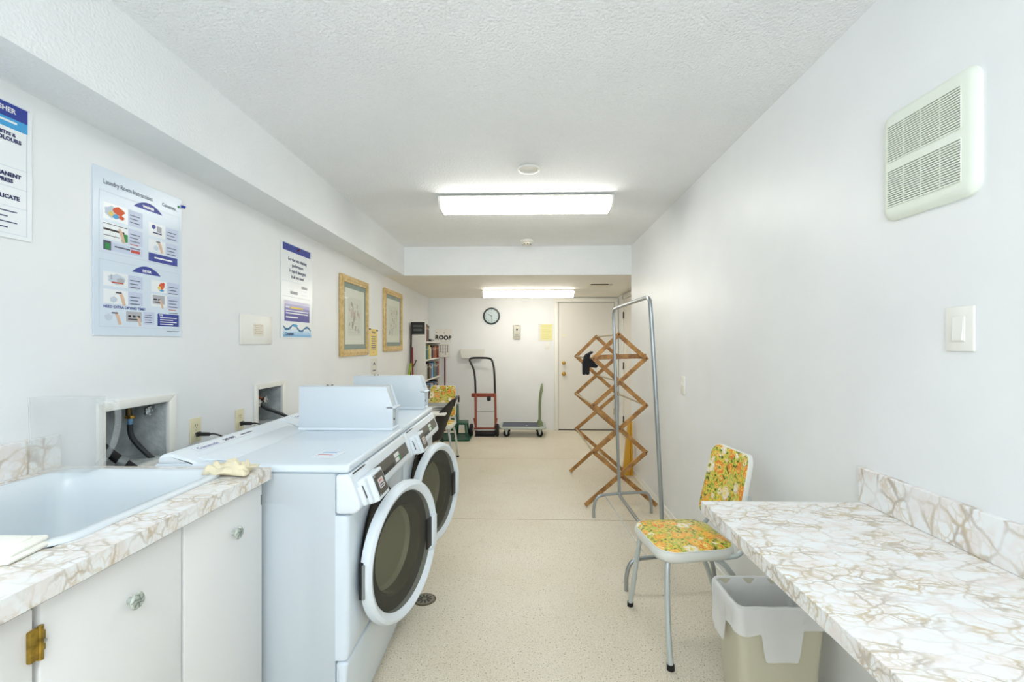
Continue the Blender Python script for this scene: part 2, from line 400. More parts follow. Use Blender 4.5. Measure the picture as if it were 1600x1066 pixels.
# baseboards
b = MB(); b.box(XR-.011, XR, 1.6, YBM, 0, .05, TRIMW, .003, 1); b.box(XR-.02, XR-.011, 1.6, YBM, 0, .016, TRIMW, .003, 1); b.build('baseboard_right', kind='structure')
b = MB(); b.box(XL, XL+.01, 2.95, YB, 0, .06, TRIMW); b.build('baseboard_left', kind='structure')
# back door
Z0 = .012
d1 = MB(); d1.box(.556, 1.434, YB-.035, YB-.003, Z0, 2.03, DOORM, .003, 1); door1 = d1.build('door_1', kind='structure')
d = MB()
for z, r in ((1.07, .026), (.897, .03)):
    d.lathe([(0, 0), (r*1.1, 0), (r*1.1, .008), (r*.45, .012), (r*.4, .03), (r*.9, .04), (r*.95, .055), (r*.6, .068), (0, .07)], BRASS, frameB(.640, z, YB-.035)); d.cut()
d.build_each('door_knob', parent=door1)
d = MB()
for z in (.30, 1.75): d.box(1.428, 1.44, YB-.04, YB-.03, z-.05, z+.05, OLDBRASS); d.cut()
d.build_each('hinge', parent=door1)
d = MB(); d.box(.60, .84+.0, YB-.0375, YB-.0355, 1.50, 1.53, mat('faded_yellow_note', (236, 232, 170), .7)) if False else None
d = MB(); d.box(.62, .665, YB-.0375, YB-.0355, 1.488, 1.515, mat('faded_yellow_note', (236, 232, 190), .7)); d.build('paper_note', label='small faded yellow sticker on the cream back door above the locks', cat='note')
d = MB(); d.box(.49, .553, YB-.05, YB, 0, 2.035, TRIMW, .006); d.box(1.437, 1.50, YB-.05, YB, 0, 2.035, TRIMW, .006); d.box(.49, 1.50, YB-.05, YB, 2.036, 2.10, TRIMW, .006); d.build('trim_3', kind='structure')
d = MB(); d.box(.556, 1.434, YB-.04, YB-.004, 0, Z0-.002, mat('dark_threshold', (40, 36, 32), .8)); d.build('trim_4', kind='structure')
# side door in the rear right recess
d2 = MB(); d2.box(1.48, 1.505, 5.85, 6.74, .01, 2.03, DOORM, .003, 1); door2 = d2.build('door_2', kind='structure')
d = MB()
for z in (1.795, 1.05, .257): d.box(1.466, 1.481, 6.725, 6.75, z-.05, z+.05, mat('dark_bronze', (60, 50, 36), .5, .5)); d.cut()
d.build_each('hinge', parent=door2)
d = MB(); d.box(1.47, 1.506, 6.76, 6.83, 0, 2.09, TRIMW, .004); d.box(1.47, 1.506, 5.78, 5.84, 0, 2.09, TRIMW, .004); d.box(1.47, 1.506, 5.78, 6.83, 2.035, 2.095, TRIMW, .004); d.build('trim_5', kind='structure')

# ---------------------------------------------------------------- ceiling lamps and ceiling items
def lamp(name, cx, y0, z, length, label, lens_mat, w_=.235, h=.088):
    t = thing(name, (cx, y0, z), label, 'ceiling light', 'fluorescent ceiling lights')
    L = length/2
    M = Matrix(((0, 0, 1, 0), (1, 0, 0, 0), (0, 1, 0, 0), (0, 0, 0, 1)))  # local poly(x->Y, y->Z), extrude along X
    prof = [(.008, -.012), (.008, -.045), (.045, -h), (w_-.045, -h), (w_-.008, -.045), (w_-.008, -.012)]
    m = MB(); m.prism(prof, -L+.012, L-.012, lens_mat, M, .006, 2); m.build('diffuser', parent=t)
    m = MB(); cap = [(0, 0), (0, -.05), (.038, -h-.004), (w_-.038, -h-.004), (w_, -.05), (w_, 0)]
    m.prism(cap, -L-.004, -L+.012, TRIMW, M, .002, 1); m.cut(); m.prism(cap, L-.012, L+.004, TRIMW, M, .002, 1); m.cut(); m.build_each('end_cap', parent=t)
    m = MB(); m.box(-L, L, -.002, w_+.002, -.012, 0, TRIMW, .002, 1); m.build('housing', parent=t)
    return t
def lensmat(name, col, st):
    m = mat(name, (250, 250, 240), .4, emit=(col, st))
    return m
lamp('fluorescent_light', .015, 3.30, zc(.0, 3.4)-.003, 1.27, 'long fluorescent ceiling light hanging from the main ceiling before the beam', lensmat('lamp_lens_mid', (1.0, .985, .92), LAMP_MID))
lamp('fluorescent_light', .065, 6.24, 2.115, 1.27, 'fluorescent ceiling light on the low ceiling in front of the back wall', lensmat('lamp_lens_rear', (1.0, .955, .87), LAMP_REAR))
lamp('fluorescent_light', .0, -.9, zc(0, -.8)-.05, 1.27, 'added cool ceiling light behind the camera, brightening the near half of the room', lensmat('added_lens_near', COOL, ADDED_LAMP_NEAR), .30)  # unseen lamp added to lift the brightness of the near half
m = MB(); zz = zc(.03, 2.84)
m.lathe([(0, -.004), (.052, -.004), (.056, -.012), (.068, -.010), (.073, 0)], TRIMW, Matrix.Translation((.033, 2.84, zz)), 40)
m.build('ceiling_disc', label='round white recessed sprinkler cover on the textured ceiling', cat='sprinkler cover', loc=(.033, 2.84, zz))
t = thing('smoke_detector', (.033, 4.68, zc(.03, 4.68)), 'small round smoke detector on the ceiling before the beam', 'smoke detector')
m = MB(); m.lathe([(0, -.001), (.068, 0), (.068, -.018), (.055, -.026), (0, -.026)][::-1], TRIMW, None, 32); m.build('base', parent=t)
m = MB(); m.lathe([(.05, -.026), (.046, -.045), (.03, -.052), (0, -.052)], mat('ivory_white', (238, 234, 220), .5), None, 32); m.build('sensor_head', parent=t)
m = MB()
for k in range(8):
    a = k*PI/4+.2; m.box(-.007, .007, -.003, .003, -.048, -.040, mat('dark_slot', (90, 88, 80), .8), M=Matrix.Translation((.044*math.cos(a), .044*math.sin(a), 0)) @ Matrix.Rotation(a+PI/2, 4, 'Z')); m.cut()
m.build_each('vent_slot', parent=t)
m = MB(); m.box(.84, 1.12, 5.72, 5.98, 2.110, 2.119, mat('hatch_paint', (232, 226, 208), .6), .002, 1); m.box(.84, 1.06, 5.70, 5.712, 2.112, 2.1215, mat('hatch_gap', (70, 62, 44), .9))
m.build('ceiling_hatch', label='thin hatch with a dark edge in the low rear ceiling', cat='hatch')

# ---------------------------------------------------------------- washing machines
def make_washer():
    t = thing('washing_machine', (-.93, 1.819, 0), '', 'washing machine', 'front-loading washing machines')
    H = .343
    m = MB(); BODY = mat('shaded_enamel', (199, 208, 214), .32, coat=.1)  # darker copy of the white enamel, shade put into the cabinet colour
    m.box(-.30, .312, -(H-.009), H, .035, .957, BODY, .004)
    ls = lambda cx_, cz_, hx_, hz_, r_, d_: [(x, -H+d_, z) for x, z, _ in rrect(cx_, cz_, hx_, hz_, r_, 0, 8)]
    m.loft([ls(.006, .496, .306, .461, .006, .010), ls(.006, .496, .306, .461, .006, .0), ls(-.02, .48, .275, .400, .10, .0), ls(-.02, .48, .255, .380, .09, .005),
            ls(-.02, .48, .214, .395, .08, .005) if False else ls(-.02, .48, .216, .372, .08, .005), ls(-.02, .48, .196, .352, .07, .0)], BODY, cap1=True)
    m.build('cabinet', parent=t, ang=50)
    Mx = Matrix(((1, 0, 0, 0), (0, 0, 1, 0), (0, 1, 0, 0), (0, 0, 0, 1)))   # poly(x, z) extruded along Y
    m = MB(); Z0_, Z1_, HC, YC, RH = .343, .818, .585, -.020, .205
    def rect_loop(ins, x):
        out = []
        for k in range(96):
            a = 2*PI*k/96; cx_, cz_ = math.cos(a), math.sin(a)
            tt = min((H-ins-YC)/cx_ if cx_ > 1e-6 else 9, (-H+ins-YC)/cx_ if cx_ < -1e-6 else 9, (Z1_-ins-HC)/cz_ if cz_ > 1e-6 else 9, (Z0_+ins-HC)/cz_ if cz_ < -1e-6 else 9)
            out.append([x, YC+cx_*tt, HC+cz_*tt])
        for cy_ in (-H+ins, H-ins):
            for cz_ in (Z0_+ins, Z1_-ins):
                b_ = min(range(96), key=lambda i: (out[i][1]-cy_)**2+(out[i][2]-cz_)**2); out[b_] = [x, cy_, cz_]
        return out
    circ = lambda r_, x: [(x, YC+r_*math.cos(2*PI*k/96), HC+r_*math.sin(2*PI*k/96)) for k in range(96)]
    m.loft([circ(RH, .314), circ(RH, .353), circ(RH+.006, .357), rect_loop(.014, .357), rect_loop(.005, .353), rect_loop(.001, .344), rect_loop(0, .330), rect_loop(0, .312)], WHITE); m.build('front_panel', parent=t, ang=50)
    m = MB(); m.prism([(.312, .035), (.325, .035), (.354, .335), (.312, .335)], -H, H, WHITE, Mx, .012, 4); m.build('kick_panel', parent=t)
    m = MB(); m.prism([(.312, .823), (.375, .823), (.396, .842), (.393, .862), (.358, .953), (.312, .953)], -H, H, WHITE2, Mx, .009, 4); m.build('control_fascia', parent=t)
    m = MB(); m.box(-.30, .357, -H+.001, H-.001, .957, .985, WHITE, .011, 4); m.build('top_lid', parent=t)
    # raised console ridge at the back of the lid
    m = MB(); pr = [(-.29, .98), (-.29, 1.0), (-.278, 1.014), (-.245, 1.018), (-.20, 1.004), (-.16, .990), (-.145, .98)]
    m.prism(pr, -H+.006, H-.006, WHITE2, Mx, .010, 4)
    m.prism([(-.19, .985), (-.19, .999), (-.15, .993), (-.08, .9875), (-.07, .985)], -.30, .30, WHITE2, Mx, .002, 2)
    bc = m.build('back_console', parent=t)
    m = MB()
    al = math.atan2(.028, .045)
    Mt = Matrix(((0, -.955, .297, -.2225), (1, 0, 0, -.25), (0, .297, .955, 1.0118), (0, 0, 0, 1)))
    m.box(-.005, .34, -.014, .014, .0, .0012, mat('console_label', (232, 236, 240), .3), M=Mt)
    Mt2 = Mt @ Matrix.Translation((0, 0, .0016))
    m.text('Coinamatic', .024, mat('logo_grey_blue', (130, 140, 176), .5), Mt2 @ Matrix.Translation((.005, -.002, 0)))
    m.text('240 004', .020, INK, Mt2 @ Matrix.Translation((.15, 0, 0)), bold=.0005)
    m.box(.255, .33, -.003, .003, 0, .0006, INK, M=Mt2)
    m.build('lettering', parent=bc)
    # fascia plane: point (.358,.953) to (.393,.862)
    dx, dz = .035, -.091; L = math.hypot(dx, dz); dx /= L; dz /= L
    # local frame on fascia: u = +Y, v = up along the slope, n = outward
    F = Matrix(((0, -dx, -dz, .358), (1, 0, 0, 0), (0, -dz, dx, .953), (0, 0, 0, 1)))
    m = MB(); m.box(-.19, .305, -.088, -.036, -.002, .003, DGREY, .0015, 1, F)
    ds = m.build('display_strip', parent=t)
    m = MB()
    for v in (-.053, -.073): m.box(.10, .165, v-.008, v+.008, .003, .0045, mat('button_white', (226, 230, 226), .4), .001, 1, F); m.cut()
    m.box(.150, .168, -.082, -.062, .003, .0055, GREEN, M=F); m.cut()
    m.build_each('button', parent=ds)
    m = MB(); m.box(-.07, .07, -.087, -.070, .003, .006, BLACK, .002, 1, F); m.build('card_slot', parent=ds)
    m = MB(); m.box(-.315, -.20, -.006, -.002, -.001, .002, BLACK, M=F); m.build('gap_line', parent=t)
    F = F @ Matrix.Translation((-.022, -.022, .002))
    # card / coin reader: white box with dark plate
    m = MB()
    m.prism([(-.29, -.012), (-.16, -.012), (-.155, -.10), (-.28, -.10)], -.004, .024, WHITE2, F, .006, 3)
    m.prism([(-.30, -.03), (-.28, -.03), (-.27, -.10), (-.30, -.095)], -.004, .012, WHITE2, F, .003, 2)
    m.box(-.262, -.150, -.106, -.010, .0, .040, WHITE2, .005, 3, F)
    rd = m.build('card_reader', parent=t)
    m = MB(); m.box(-.252, -.160, -.094, -.020, .039, .0425, mat('reader_plate', (78, 76, 70), .35), .002, 1, F); pl = m.build('reader_plate', parent=rd)
    m = MB(); m.box(-.230, -.182, -.074, -.040, .0425, .044, mat('price_label', (214, 208, 206), .5), .0, 1, F)
    m.box(-.226, -.186, -.062, -.058, .0442, .0444, INK, M=F); m.box(-.226, -.19, -.070, -.066, .0442, .0444, INK, M=F); m.box(-.222, -.195, -.050, -.046, .0442, .0444, RED, M=F); m.build('price_label', parent=pl)
    m = MB()
    for u, v in ((-.247, -.025), (-.247, -.089), (-.165, -.089)): m.lathe([(.0035, 0), (.0035, .002), (0, .003)], CHROME, F @ Matrix.Translation((u, v, .0425)), 10); m.cut()
    m.build_each('screw', parent=pl)
    m = MB(); m.box(-.291, -.284, -.075, -.03, .008, .0135, BLACK, M=F); m.build('coin_slot', parent=rd)
    # porthole behind the door
    Fp = Matrix(((0, 0, 1, .357), (1, 0, 0, -.020), (0, 1, 0, .585), (0, 0, 0, 1)))
    m = MB(); m.lathe([(.226, -.002), (.226, .003), (.220, .004), (.203, .002), (.198, -.038), (0, -.041)], mat('dark_gasket', (34, 35, 35), .5), Fp, 48)
    m.build('drum_opening', parent=t)
    # grey soap boss above door
    # door, hinged on the near side and left a little open
    th = .272; R = .264
    D = Matrix(((math.sin(th), 0, math.cos(th), .464), (math.cos(th), 0, -math.sin(th), -.035), (0, 1, 0, .574), (0, 0, 0, 1)))
    m = MB(); m.lathe([(.222, -.028), (.25, -.032), (R-.002, -.024), (R, -.010), (R-.006, .006), (R-.018, .013), (.232, .008), (.2225, -.004), (.222, -.028)], WHITE2, D, 72)
    dr = m.build('door', parent=t)
    m = MB(); m.lathe([(.223, -.004), (.18, .004), (.10, .008), (0, .010)], M_DGLASS, D, 64); m.build('glass', parent=dr, label='dark tinted door glass')
    m = MB(); m.lathe([(.222, -.024), (.172, -.026), (.168, -.026)], mat('door_backing', (44, 42, 34), .35), D, 64)
    m.lathe([(.170, -.025), (.163, -.032), (.158, -.070)], mat('bowl_wall', (92, 88, 72), .2), D, 64)
    m.lathe([(.158, -.070), (.148, -.088), (.12, -.096), (0, -.100)], mat('bowl_glass', (205, 202, 180), .2), D, 64); m.build('bowl', parent=dr, label='pale inner door bowl')
    m = MB(); m.box(.160, .202, -.074, .056, .0035, .0125, BLACK, .003, 2, D); hb = m.build('handle', parent=dr)
    m = MB(); m.box(.200, .240, -.080, .058, .003, .019, WHITE2, .005, 3, D); m.box(.180, .215, -.084, -.070, .003, .017, WHITE2, .004, 2, D); m.build('handle_bracket', parent=hb)
    m = MB(); m.box(-.266, -.252, -.065, .06, -.026, -.012, BLACK, .003, 2, D); m.cyl(tuple(D @ Vector((-.264, -.06, -.008))), tuple(D @ Vector((-.264, .055, -.008))), .0055, STEEL, 12); m.build('hinge', parent=dr)
    m = MB()
    for x in (-.26, .27):
        for y in (-.29, .29): m.cyl((x, y, 0), (x, y, .04), .022, RUBBER); m.cut()
    m.build_each('foot', parent=t)
    return t
w1 = make_washer(); w1['label'] = 'white washing machine with its round door ajar, beside the sink cabinet'
w2 = copy_tree(w1); w2.location.y += .69; w2['label'] = 'white washing machine with its round door ajar, farther from the sink'
m = MB(); Ms = frameT(-.70, 1.62, .9855) @ Matrix.Rotation(-.08, 4, 'Z')
m.box(-.045, .045, -.05, .05, 0, .0006, mat('lid_sticker', (226, 234, 240), .3), M=Ms)
for k in range(5): m.box(-.036, .03-(k % 2)*.012, .036-k*.016, .041-k*.016, .0006, .0009, (PANEL, SKY, PANEL, RED, PANEL)[k], M=Ms)
m.build('instruction_sticker', parent=None, label='pale instruction sticker on the lid of the nearest washing machine', cat='sticker', loc=(-.70, 1.62, .985))

def coin_box(Y, label):
    t = thing('coin_vault', (-.82, Y, .9855), label, 'coin box', 'white steel boxes on the washing machines')
    Mx = Matrix(((1, 0, 0, 0), (0, 0, 1, 0), (0, 1, 0, 0), (0, 0, 0, 1)))
    CB = mat('coin_box_enamel', (210, 219, 225), .3)
    m = MB(); m.prism([(-.215, .012), (-.215, .20), (.190, .20), (.222, .105), (.222, .012)], 0, .006, CB, Mx, .002, 2)
    m.prism([(-.215, .012), (-.215, .20), (.182, .20), (.212, .105), (.212, .012)], .006, .088, CB, Mx, .002, 2)
    m.prism([(-.215, .012), (-.215, .20), (.190, .20), (.222, .105), (.222, .012)], .088, .094, CB, Mx, .002, 2)
    m.build('case', parent=t)
    m = MB(); m.box(-.218, .222, -.003, .097, 0, .012, WHITE2, .002, 1); m.build('base_plate', parent=t)
    m = MB(); m.box(.19, .232, .0, .094, .100, .108, WHITE2, .002, 1); lk = m.build('ledge', parent=t)
    m = MB(); m.lathe([(0, .003), (.006, .003), (.006, 0)][::-1], mat('lock_dark', (50, 52, 56), .4, .6), Matrix(((0, 0, 1, .212), (1, 0, 0, .05), (0, 1, 0, .045), (0, 0, 0, 1))), 14); m.build('lock', parent=t)
    m = MB(); m.cyl((-.10, .045, .20), (-.10, .045, .206), .005, mat('rivet', (150, 150, 140), .5, .5)); m.cut(); m.cyl((-.08, .05, .20), (-.08, .05, .206), .004, mat('rivet', (150, 150, 140), .5, .5)); m.cut(); m.build_each('screw', parent=t)
coin_box(2.068, 'white steel box with a clipped corner on the lid of the nearer washing machine')
coin_box(2.742, 'white steel box with a clipped corner on the lid of the farther washing machine')

# ---------------------------------------------------------------- sink cabinet, counter, sink
CT = .985
t = thing('sink_cabinet', (-1.17, .5, 0), 'white painted sink cabinet with slab doors and glass knobs, left of the washing machines', 'cabinet')
def rel(o, t): o.parent = t; o.location = o.location-t.location; return o
m = MB()
for a_ in ((-1.53, -.860, 1.448, 1.468, .08, CT-.04), (-1.53, -.860, -.9, -.88, .08, CT-.04), (-.880, -.860, -.88, 1.448, .08, CT-.04), (-1.53, -.880, -.88, 1.448, .08, .10)): m.box(*a_, CREAM, .002, 1)
m.box(-1.53, -.90, -.9, 1.468, 0, .08, mat('kick_board', (190, 188, 180), .6)); rel(m.build('body'), t)
for y0_, y1_, ky in ((-.30, .052, 0), (.06, .415, .30), (.420, .778, .14), (.789, 1.117, .967), (1.124, 1.460, 1.313)):
    m = MB(); m.box(-.860, -.840, y0_, y1_, .09, CT-.052, CREAM, .004, 2); d = rel(m.build('door'), t)
    if ky > .9:
        K = Matrix(((0, 0, 1, -.840), (1, 0, 0, ky), (0, 1, 0, .838), (0, 0, 0, 1)))
        m = MB(); mat('glass_knob', (190, 198, 190), .12, .25); mat('knob_ridge', (120, 128, 118), .3, .3)
        mm = MB(); mm.M = K @ Matrix.Diagonal((1, 1, .68, 1))
        mm.lathe([(.007, 0), (.005, .012), (.005, .017), (.015, .020), (.018, .026), (.015, .032), (.008, .034), (0, .033)], MATS['glass_knob'], None, 24)
        for k in range(6):
            a = k*PI/3; mm.tube([(.003*math.cos(a), .003*math.sin(a), .0345), (.012*math.cos(a+.5), .012*math.sin(a+.5), .034), (.0165*math.cos(a+1), .0165*math.sin(a+1), .029)], .0013, MATS['knob_ridge'], 6)
        kn = mm.build('knob'); kn.parent = d
m = MB(); m.box(-.842, -.832, .766, .783, .842, .897, OLDBRASS, .003, 2); m.box(-.842, -.834, .785, .794, .852, .887, OLDBRASS, .002, 2)
m.cyl((-.834, .784, .840), (-.834, .784, .899), .0045, OLDBRASS, 10); m.lathe([(.004, 0), (.004, .002), (0, .003)], CHROME, frameL(.790, .869, -.834), 10); rel(m.build('hinge', label='tarnished brass hinge'), t)
m = MB(); m.box(-.842, -.8385, 1.452, 1.456, .868, .90, GREY); rel(m.build('hinge'), t)
t = thing('countertop', (-1.17, .4, CT), 'marbled laminate countertop around the laundry sink at left', 'countertop')
m = MB(); SX0, SX1, SY0, SY1 = -1.43, -.925, .885, 1.405
cb = lambda x0, x1, y0_, y1_: m.box(x0, x1, y0_, y1_, CT-.038, CT, M_MARB)
cb(-1.532, SX0, -.9, 1.47); cb(SX1, -.815, -.9, 1.47); cb(SX0, SX1, -.9, SY0); cb(SX0, SX1, SY1, 1.47)
rel(m.build('worktop'), t)
m = MB(); m.box(-1.532, -1.512, -.9, 1.47, CT, CT+.103, M_MARB2, .001, 1); rel(m.build('backsplash'), t)
m = MB(); sk = [(-1.1775, 1.145)]
cx, cy = -1.178, 1.145
m.loft([rrect(cx, cy, .268, .275, .075, CT+.0005), rrect(cx, cy, .268, .275, .075, CT+.006), rrect(cx, cy, .262, .269, .07, CT+.010), rrect(cx, cy, .246, .253, .06, CT+.010), rrect(cx, cy, .238, .245, .058, CT+.003),
        rrect(cx, cy, .232, .240, .06, CT-.06), rrect(cx, cy, .215, .224, .07, CT-.25), rrect(cx, cy, .19, .20, .09, CT-.30), rrect(cx, cy, .12, .13, .09, CT-.318), rrect(cx, cy, .03, .03, .029, CT-.325)], SINKM, cap1=True)
t = m.build('laundry_sink', label='bluish white plastic laundry sink set in the marbled countertop', cat='sink', loc=(cx, cy, CT), ang=60)
m = MB(); m.lathe([(0, .002), (.03, .002), (.034, 0)], CHROME, Matrix.Translation((cx, cy, CT-.324)), 24); o = m.build('drain', parent=None); o.parent = t; o.location = (-cx, -cy, -CT)
# rag, folded cloth and clear jug on the counter
def crumple(u, v, a=1):
    return a*(math.sin(9*u+5*v)*.5+math.sin(17*v-6*u+1)*.35+math.sin(23*u+19*v)*.2)
m = MB()
def ragf(u, v):
    edge = min(u, 1-u, v, 1-v)
    x = -.955+.118*u+.010*math.sin(4*v+1)*(u-.5)*2; y = 1.352+.070*v+.010*math.sin(3.2*u+.5)
    f = abs(math.sin(7.5*v+2.2*math.sin(3*u)+.5)); z = CT+.006+min(1, edge*9)*(.012+.018*f+.006*math.sin(11*u+4*v)+.003*math.sin(27*u+9*v))
    return (x, y, max(z, CT+.004))
m.grid(ragf, 36, 22, mat('cream_rag', (228, 218, 188), .9, bump=.4, bscale=300)); 
m.grid(lambda u, v: (-.965+.125*u+.006*math.sin(9*v), 1.352+.085*v+.01*math.sin(8*u+1), CT+.0115+.012*min(1, min(u, 1-u, v, 1-v)*5)+.004*math.sin(14*u)), 20, 14, MATS['cream_rag'])
m.build('cleaning_rag', label='crumpled cream rag on the far edge of the sink counter', cat='rag', loc=(-.91, 1.38, CT), ang=80, solid=.004)
m = MB(); R_ = Matrix.Translation((-1.005, .852, CT)) @ Matrix.Rotation(.12, 4, 'Z')
WCL = mat('white_cloth', (240, 240, 232), .8, bump=.3)
m.box(-.075, .075, -.05, .035, .001, .012, WCL, .0055, 3, R_); m.box(-.078, .07, -.046, .038, .011, .022, WCL, .0055, 3, R_ @ Matrix.Rotation(.06, 4, 'Z')); m.box(-.06, .05, -.01, .03, .021, .028, WCL, .0035, 2, R_ @ Matrix.Rotation(-.1, 4, 'Z'))
m.build('folded_cloth', label='folded white cloth on the near corner of the sink', cat='cloth', loc=(-.985, .842, CT))
t = thing('clear_jug', (-1.40, 1.38, CT), 'clear plastic jug with a curved handle behind the sink', 'jug')
m = MB()
jl = lambda hx, hy, z: [(x, y, z) for x, y, _ in rrect(0, 0, hx, hy, .015, 0)]
m.loft([jl(.088, .028, .012), jl(.09, .03, .016), jl(.095, .033, .235)], M_ACRYL, cap0=True); m.build('body', parent=t, solid=.003)
m = MB(); m.tube([(.095, 0, .225), (.15, 0, .222), (.163, 0, .18), (.150, 0, .10), (.120, 0, .05), (.098, 0, .03)], .008, M_ACRYL, 10, 2); m.tube([(.10, 0, .228), (.158, 0, .228)], .004, M_ACRYL, 8); m.build('handle', parent=t)

# ---------------------------------------------------------------- wall boxes with valves and hoses
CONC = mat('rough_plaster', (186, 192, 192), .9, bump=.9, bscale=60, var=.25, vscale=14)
HOSE = mat('black_hose', (36, 40, 44), .45)
COPPER = mat('copper_pipe', (150, 90, 60), .35, .8)
def cross_handle(mb, M):
    for k in range(5):
        a = k*2*PI/5; mb.lathe([(0, .007), (.006, .004), (.007, 0), (.005, -.005), (0, -.006)][::-1], CHROME, M @ Matrix.Translation((.017*math.cos(a), .017*math.sin(a), 0)), 10)
        mb.add([], [], CHROME)
    mb.lathe([(.006, -.004), (.019, -.003), (.019, .003), (.006, .006), (0, .007)], CHROME, M, 20)
def hookup(H, zt, label, second=False):
    ya, yb, z0, z1 = H
    t = thing('hookup_box', (XL, (ya+yb)/2, z0), label, 'wall box', 'recessed washing machine hookup boxes')
    P = Matrix.Translation(-Vector((XL, (ya+yb)/2, z0)))
    m = MB(); m.M = P; D_ = XL-.155
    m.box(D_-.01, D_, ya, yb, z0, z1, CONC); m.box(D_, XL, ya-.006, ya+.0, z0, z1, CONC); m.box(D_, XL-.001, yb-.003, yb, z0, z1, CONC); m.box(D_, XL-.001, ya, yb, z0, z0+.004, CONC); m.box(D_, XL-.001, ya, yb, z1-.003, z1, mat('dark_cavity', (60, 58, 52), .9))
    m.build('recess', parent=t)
    m = MB(); m.M = P; fw = .038
    top = zt
    FT = Matrix(((0, 0, 1, XL), (1, 0, 0, 0), (0, 1, 0, 0), (0, 0, 0, 1))); A0, A1, B0, B1 = ya-.03, yb+fw, z0-.03, top
    for pts in ([(A0, B0), (A1, B0), (yb, z0), (ya, z0)], [(A1, B0), (A1, B1), (yb, z1), (yb, z0)], [(A1, B1), (A0, B1), (ya, z1), (yb, z1)], [(A0, B1), (A0, B0), (ya, z0), (ya, z1)]): m.prism(pts, 0, .014, TRIMW, FT, .003, 2)
    m.build('frame', parent=t)
    yc = (ya+yb)/2
    m = MB(); m.M = P
    if not second:
        vy = ya+.222
        m.cyl((XL-.14, vy-.16, z0+.03), (XL-.14, vy-.16, z1-.01), .010, COPPER); m.build('supply_pipe', parent=t); m = MB(); m.M = P
        m.cyl((XL-.10, vy+.0, z1-.055), (XL-.10, vy, z1-.003), .011, mat('dark_brass', (100, 84, 50), .4, .7)); m.lathe([(.011, -.006), (.016, -.006), (.018, 0), (.016, .006), (.01, .006)], BRASS, Matrix.Translation((XL-.095, vy, z1-.055)), 8)
        m.build('valve', parent=t, label='brass valve')
        m = MB(); m.M = P; m.cyl((XL-.095, vy, z1-.085), (XL-.095, vy, z1-.058), .010, mat('light_blue_collar', (120, 170, 205), .4)); m.build('collar', parent=t, label='light blue hose collar')
        m = MB(); m.M = P; cross_handle(m, Matrix(((0, 0, 1, XL-.045), (1, 0, 0, vy+.035), (0, 1, 0, z1-.035), (0, 0, 0, 1)))); m.cut(); cross_handle(m, Matrix(((0, 0, 1, XL-.08), (1, 0, 0, ya+.035), (0, 1, 0, z1-.045), (0, 0, 0, 1)))); m.cut(); m.build_each('tap_handle', parent=t)
        m = MB(); m.M = P; m.tube([(XL-.095, vy, z1-.075), (XL-.095, vy, z1-.12), (XL-.085, vy+.004, z1-.15), (XL-.055, vy+.02, z1-.20), (XL-.01, vy+.045, z1-.26), (XL+.05, vy+.06, z1-.34)], .010, HOSE, 12, 3); m.build('supply_hose', parent=t)
        m = MB(); m.M = P; m.tube([(XL-.10, ya+.03, z1-.03), (XL-.09, ya+.045, z1-.10), (XL-.04, ya+.07, z1-.17), (XL+.02, ya+.11, z1-.24)], .017, RUBBER, 12, 3)
        m.cyl((XL-.02, ya+.085, z1-.20), (XL+.0, ya+.098, z1-.215), .024, GREY, 14); m.build('drain_hose', parent=t)
    else:
        m.cyl((XL-.11, yc, z0+.02), (XL-.11, yc, z1-.05), .011, COPPER); m.build('supply_pipe', parent=t); m = MB(); m.M = P; m.tube([(XL-.11, yc-.02, z1-.06), (XL-.06, yc, z1-.06), (XL-.05, yc+.03, z1-.08)], .010, COPPER, 10, 1); m.build('valve', parent=t, label='copper and brass valve')
        m = MB(); m.M = P; cross_handle(m, Matrix(((0, 0, 1, XL-.02), (1, 0, 0, yc-.075), (0, 1, 0, z1-.085), (0, 0, 0, 1)))); m.cut(); cross_handle(m, Matrix(((0, 0, 1, XL-.03), (1, 0, 0, yc+.01), (0, 1, 0, z1-.075), (0, 0, 0, 1)))); m.cut(); m.build_each('tap_handle', parent=t)
        m = MB(); m.M = P; m.tube([(XL-.06, ya+.012, z1-.15), (XL-.05, ya+.015, z1-.04), (XL-.06, ya+.05, z1-.02), (XL-.08, ya+.09, z1-.06), (XL-.09, ya+.09, z1-.2)], .022, RUBBER, 12, 3); m.build('drain_hose', parent=t)
        m = MB(); m.M = P; m.tube([(XL-.05, yc-.01, z1-.09), (XL-.04, yc+.0, z1-.12), (XL+.0, yc+.05, z1-.15), (XL+.06, yc+.10, z1-.19), (XL+.10, yc+.12, z1-.25)], .010, HOSE, 12, 3); m.build('supply_hose', parent=t)
hookup(H1, 1.166, 'white framed recess with brass valve and hoses, behind the clear jug')
hookup(H2, 1.150, 'white framed recess with chrome taps and black hoses, near the poster with the blue wave', True)

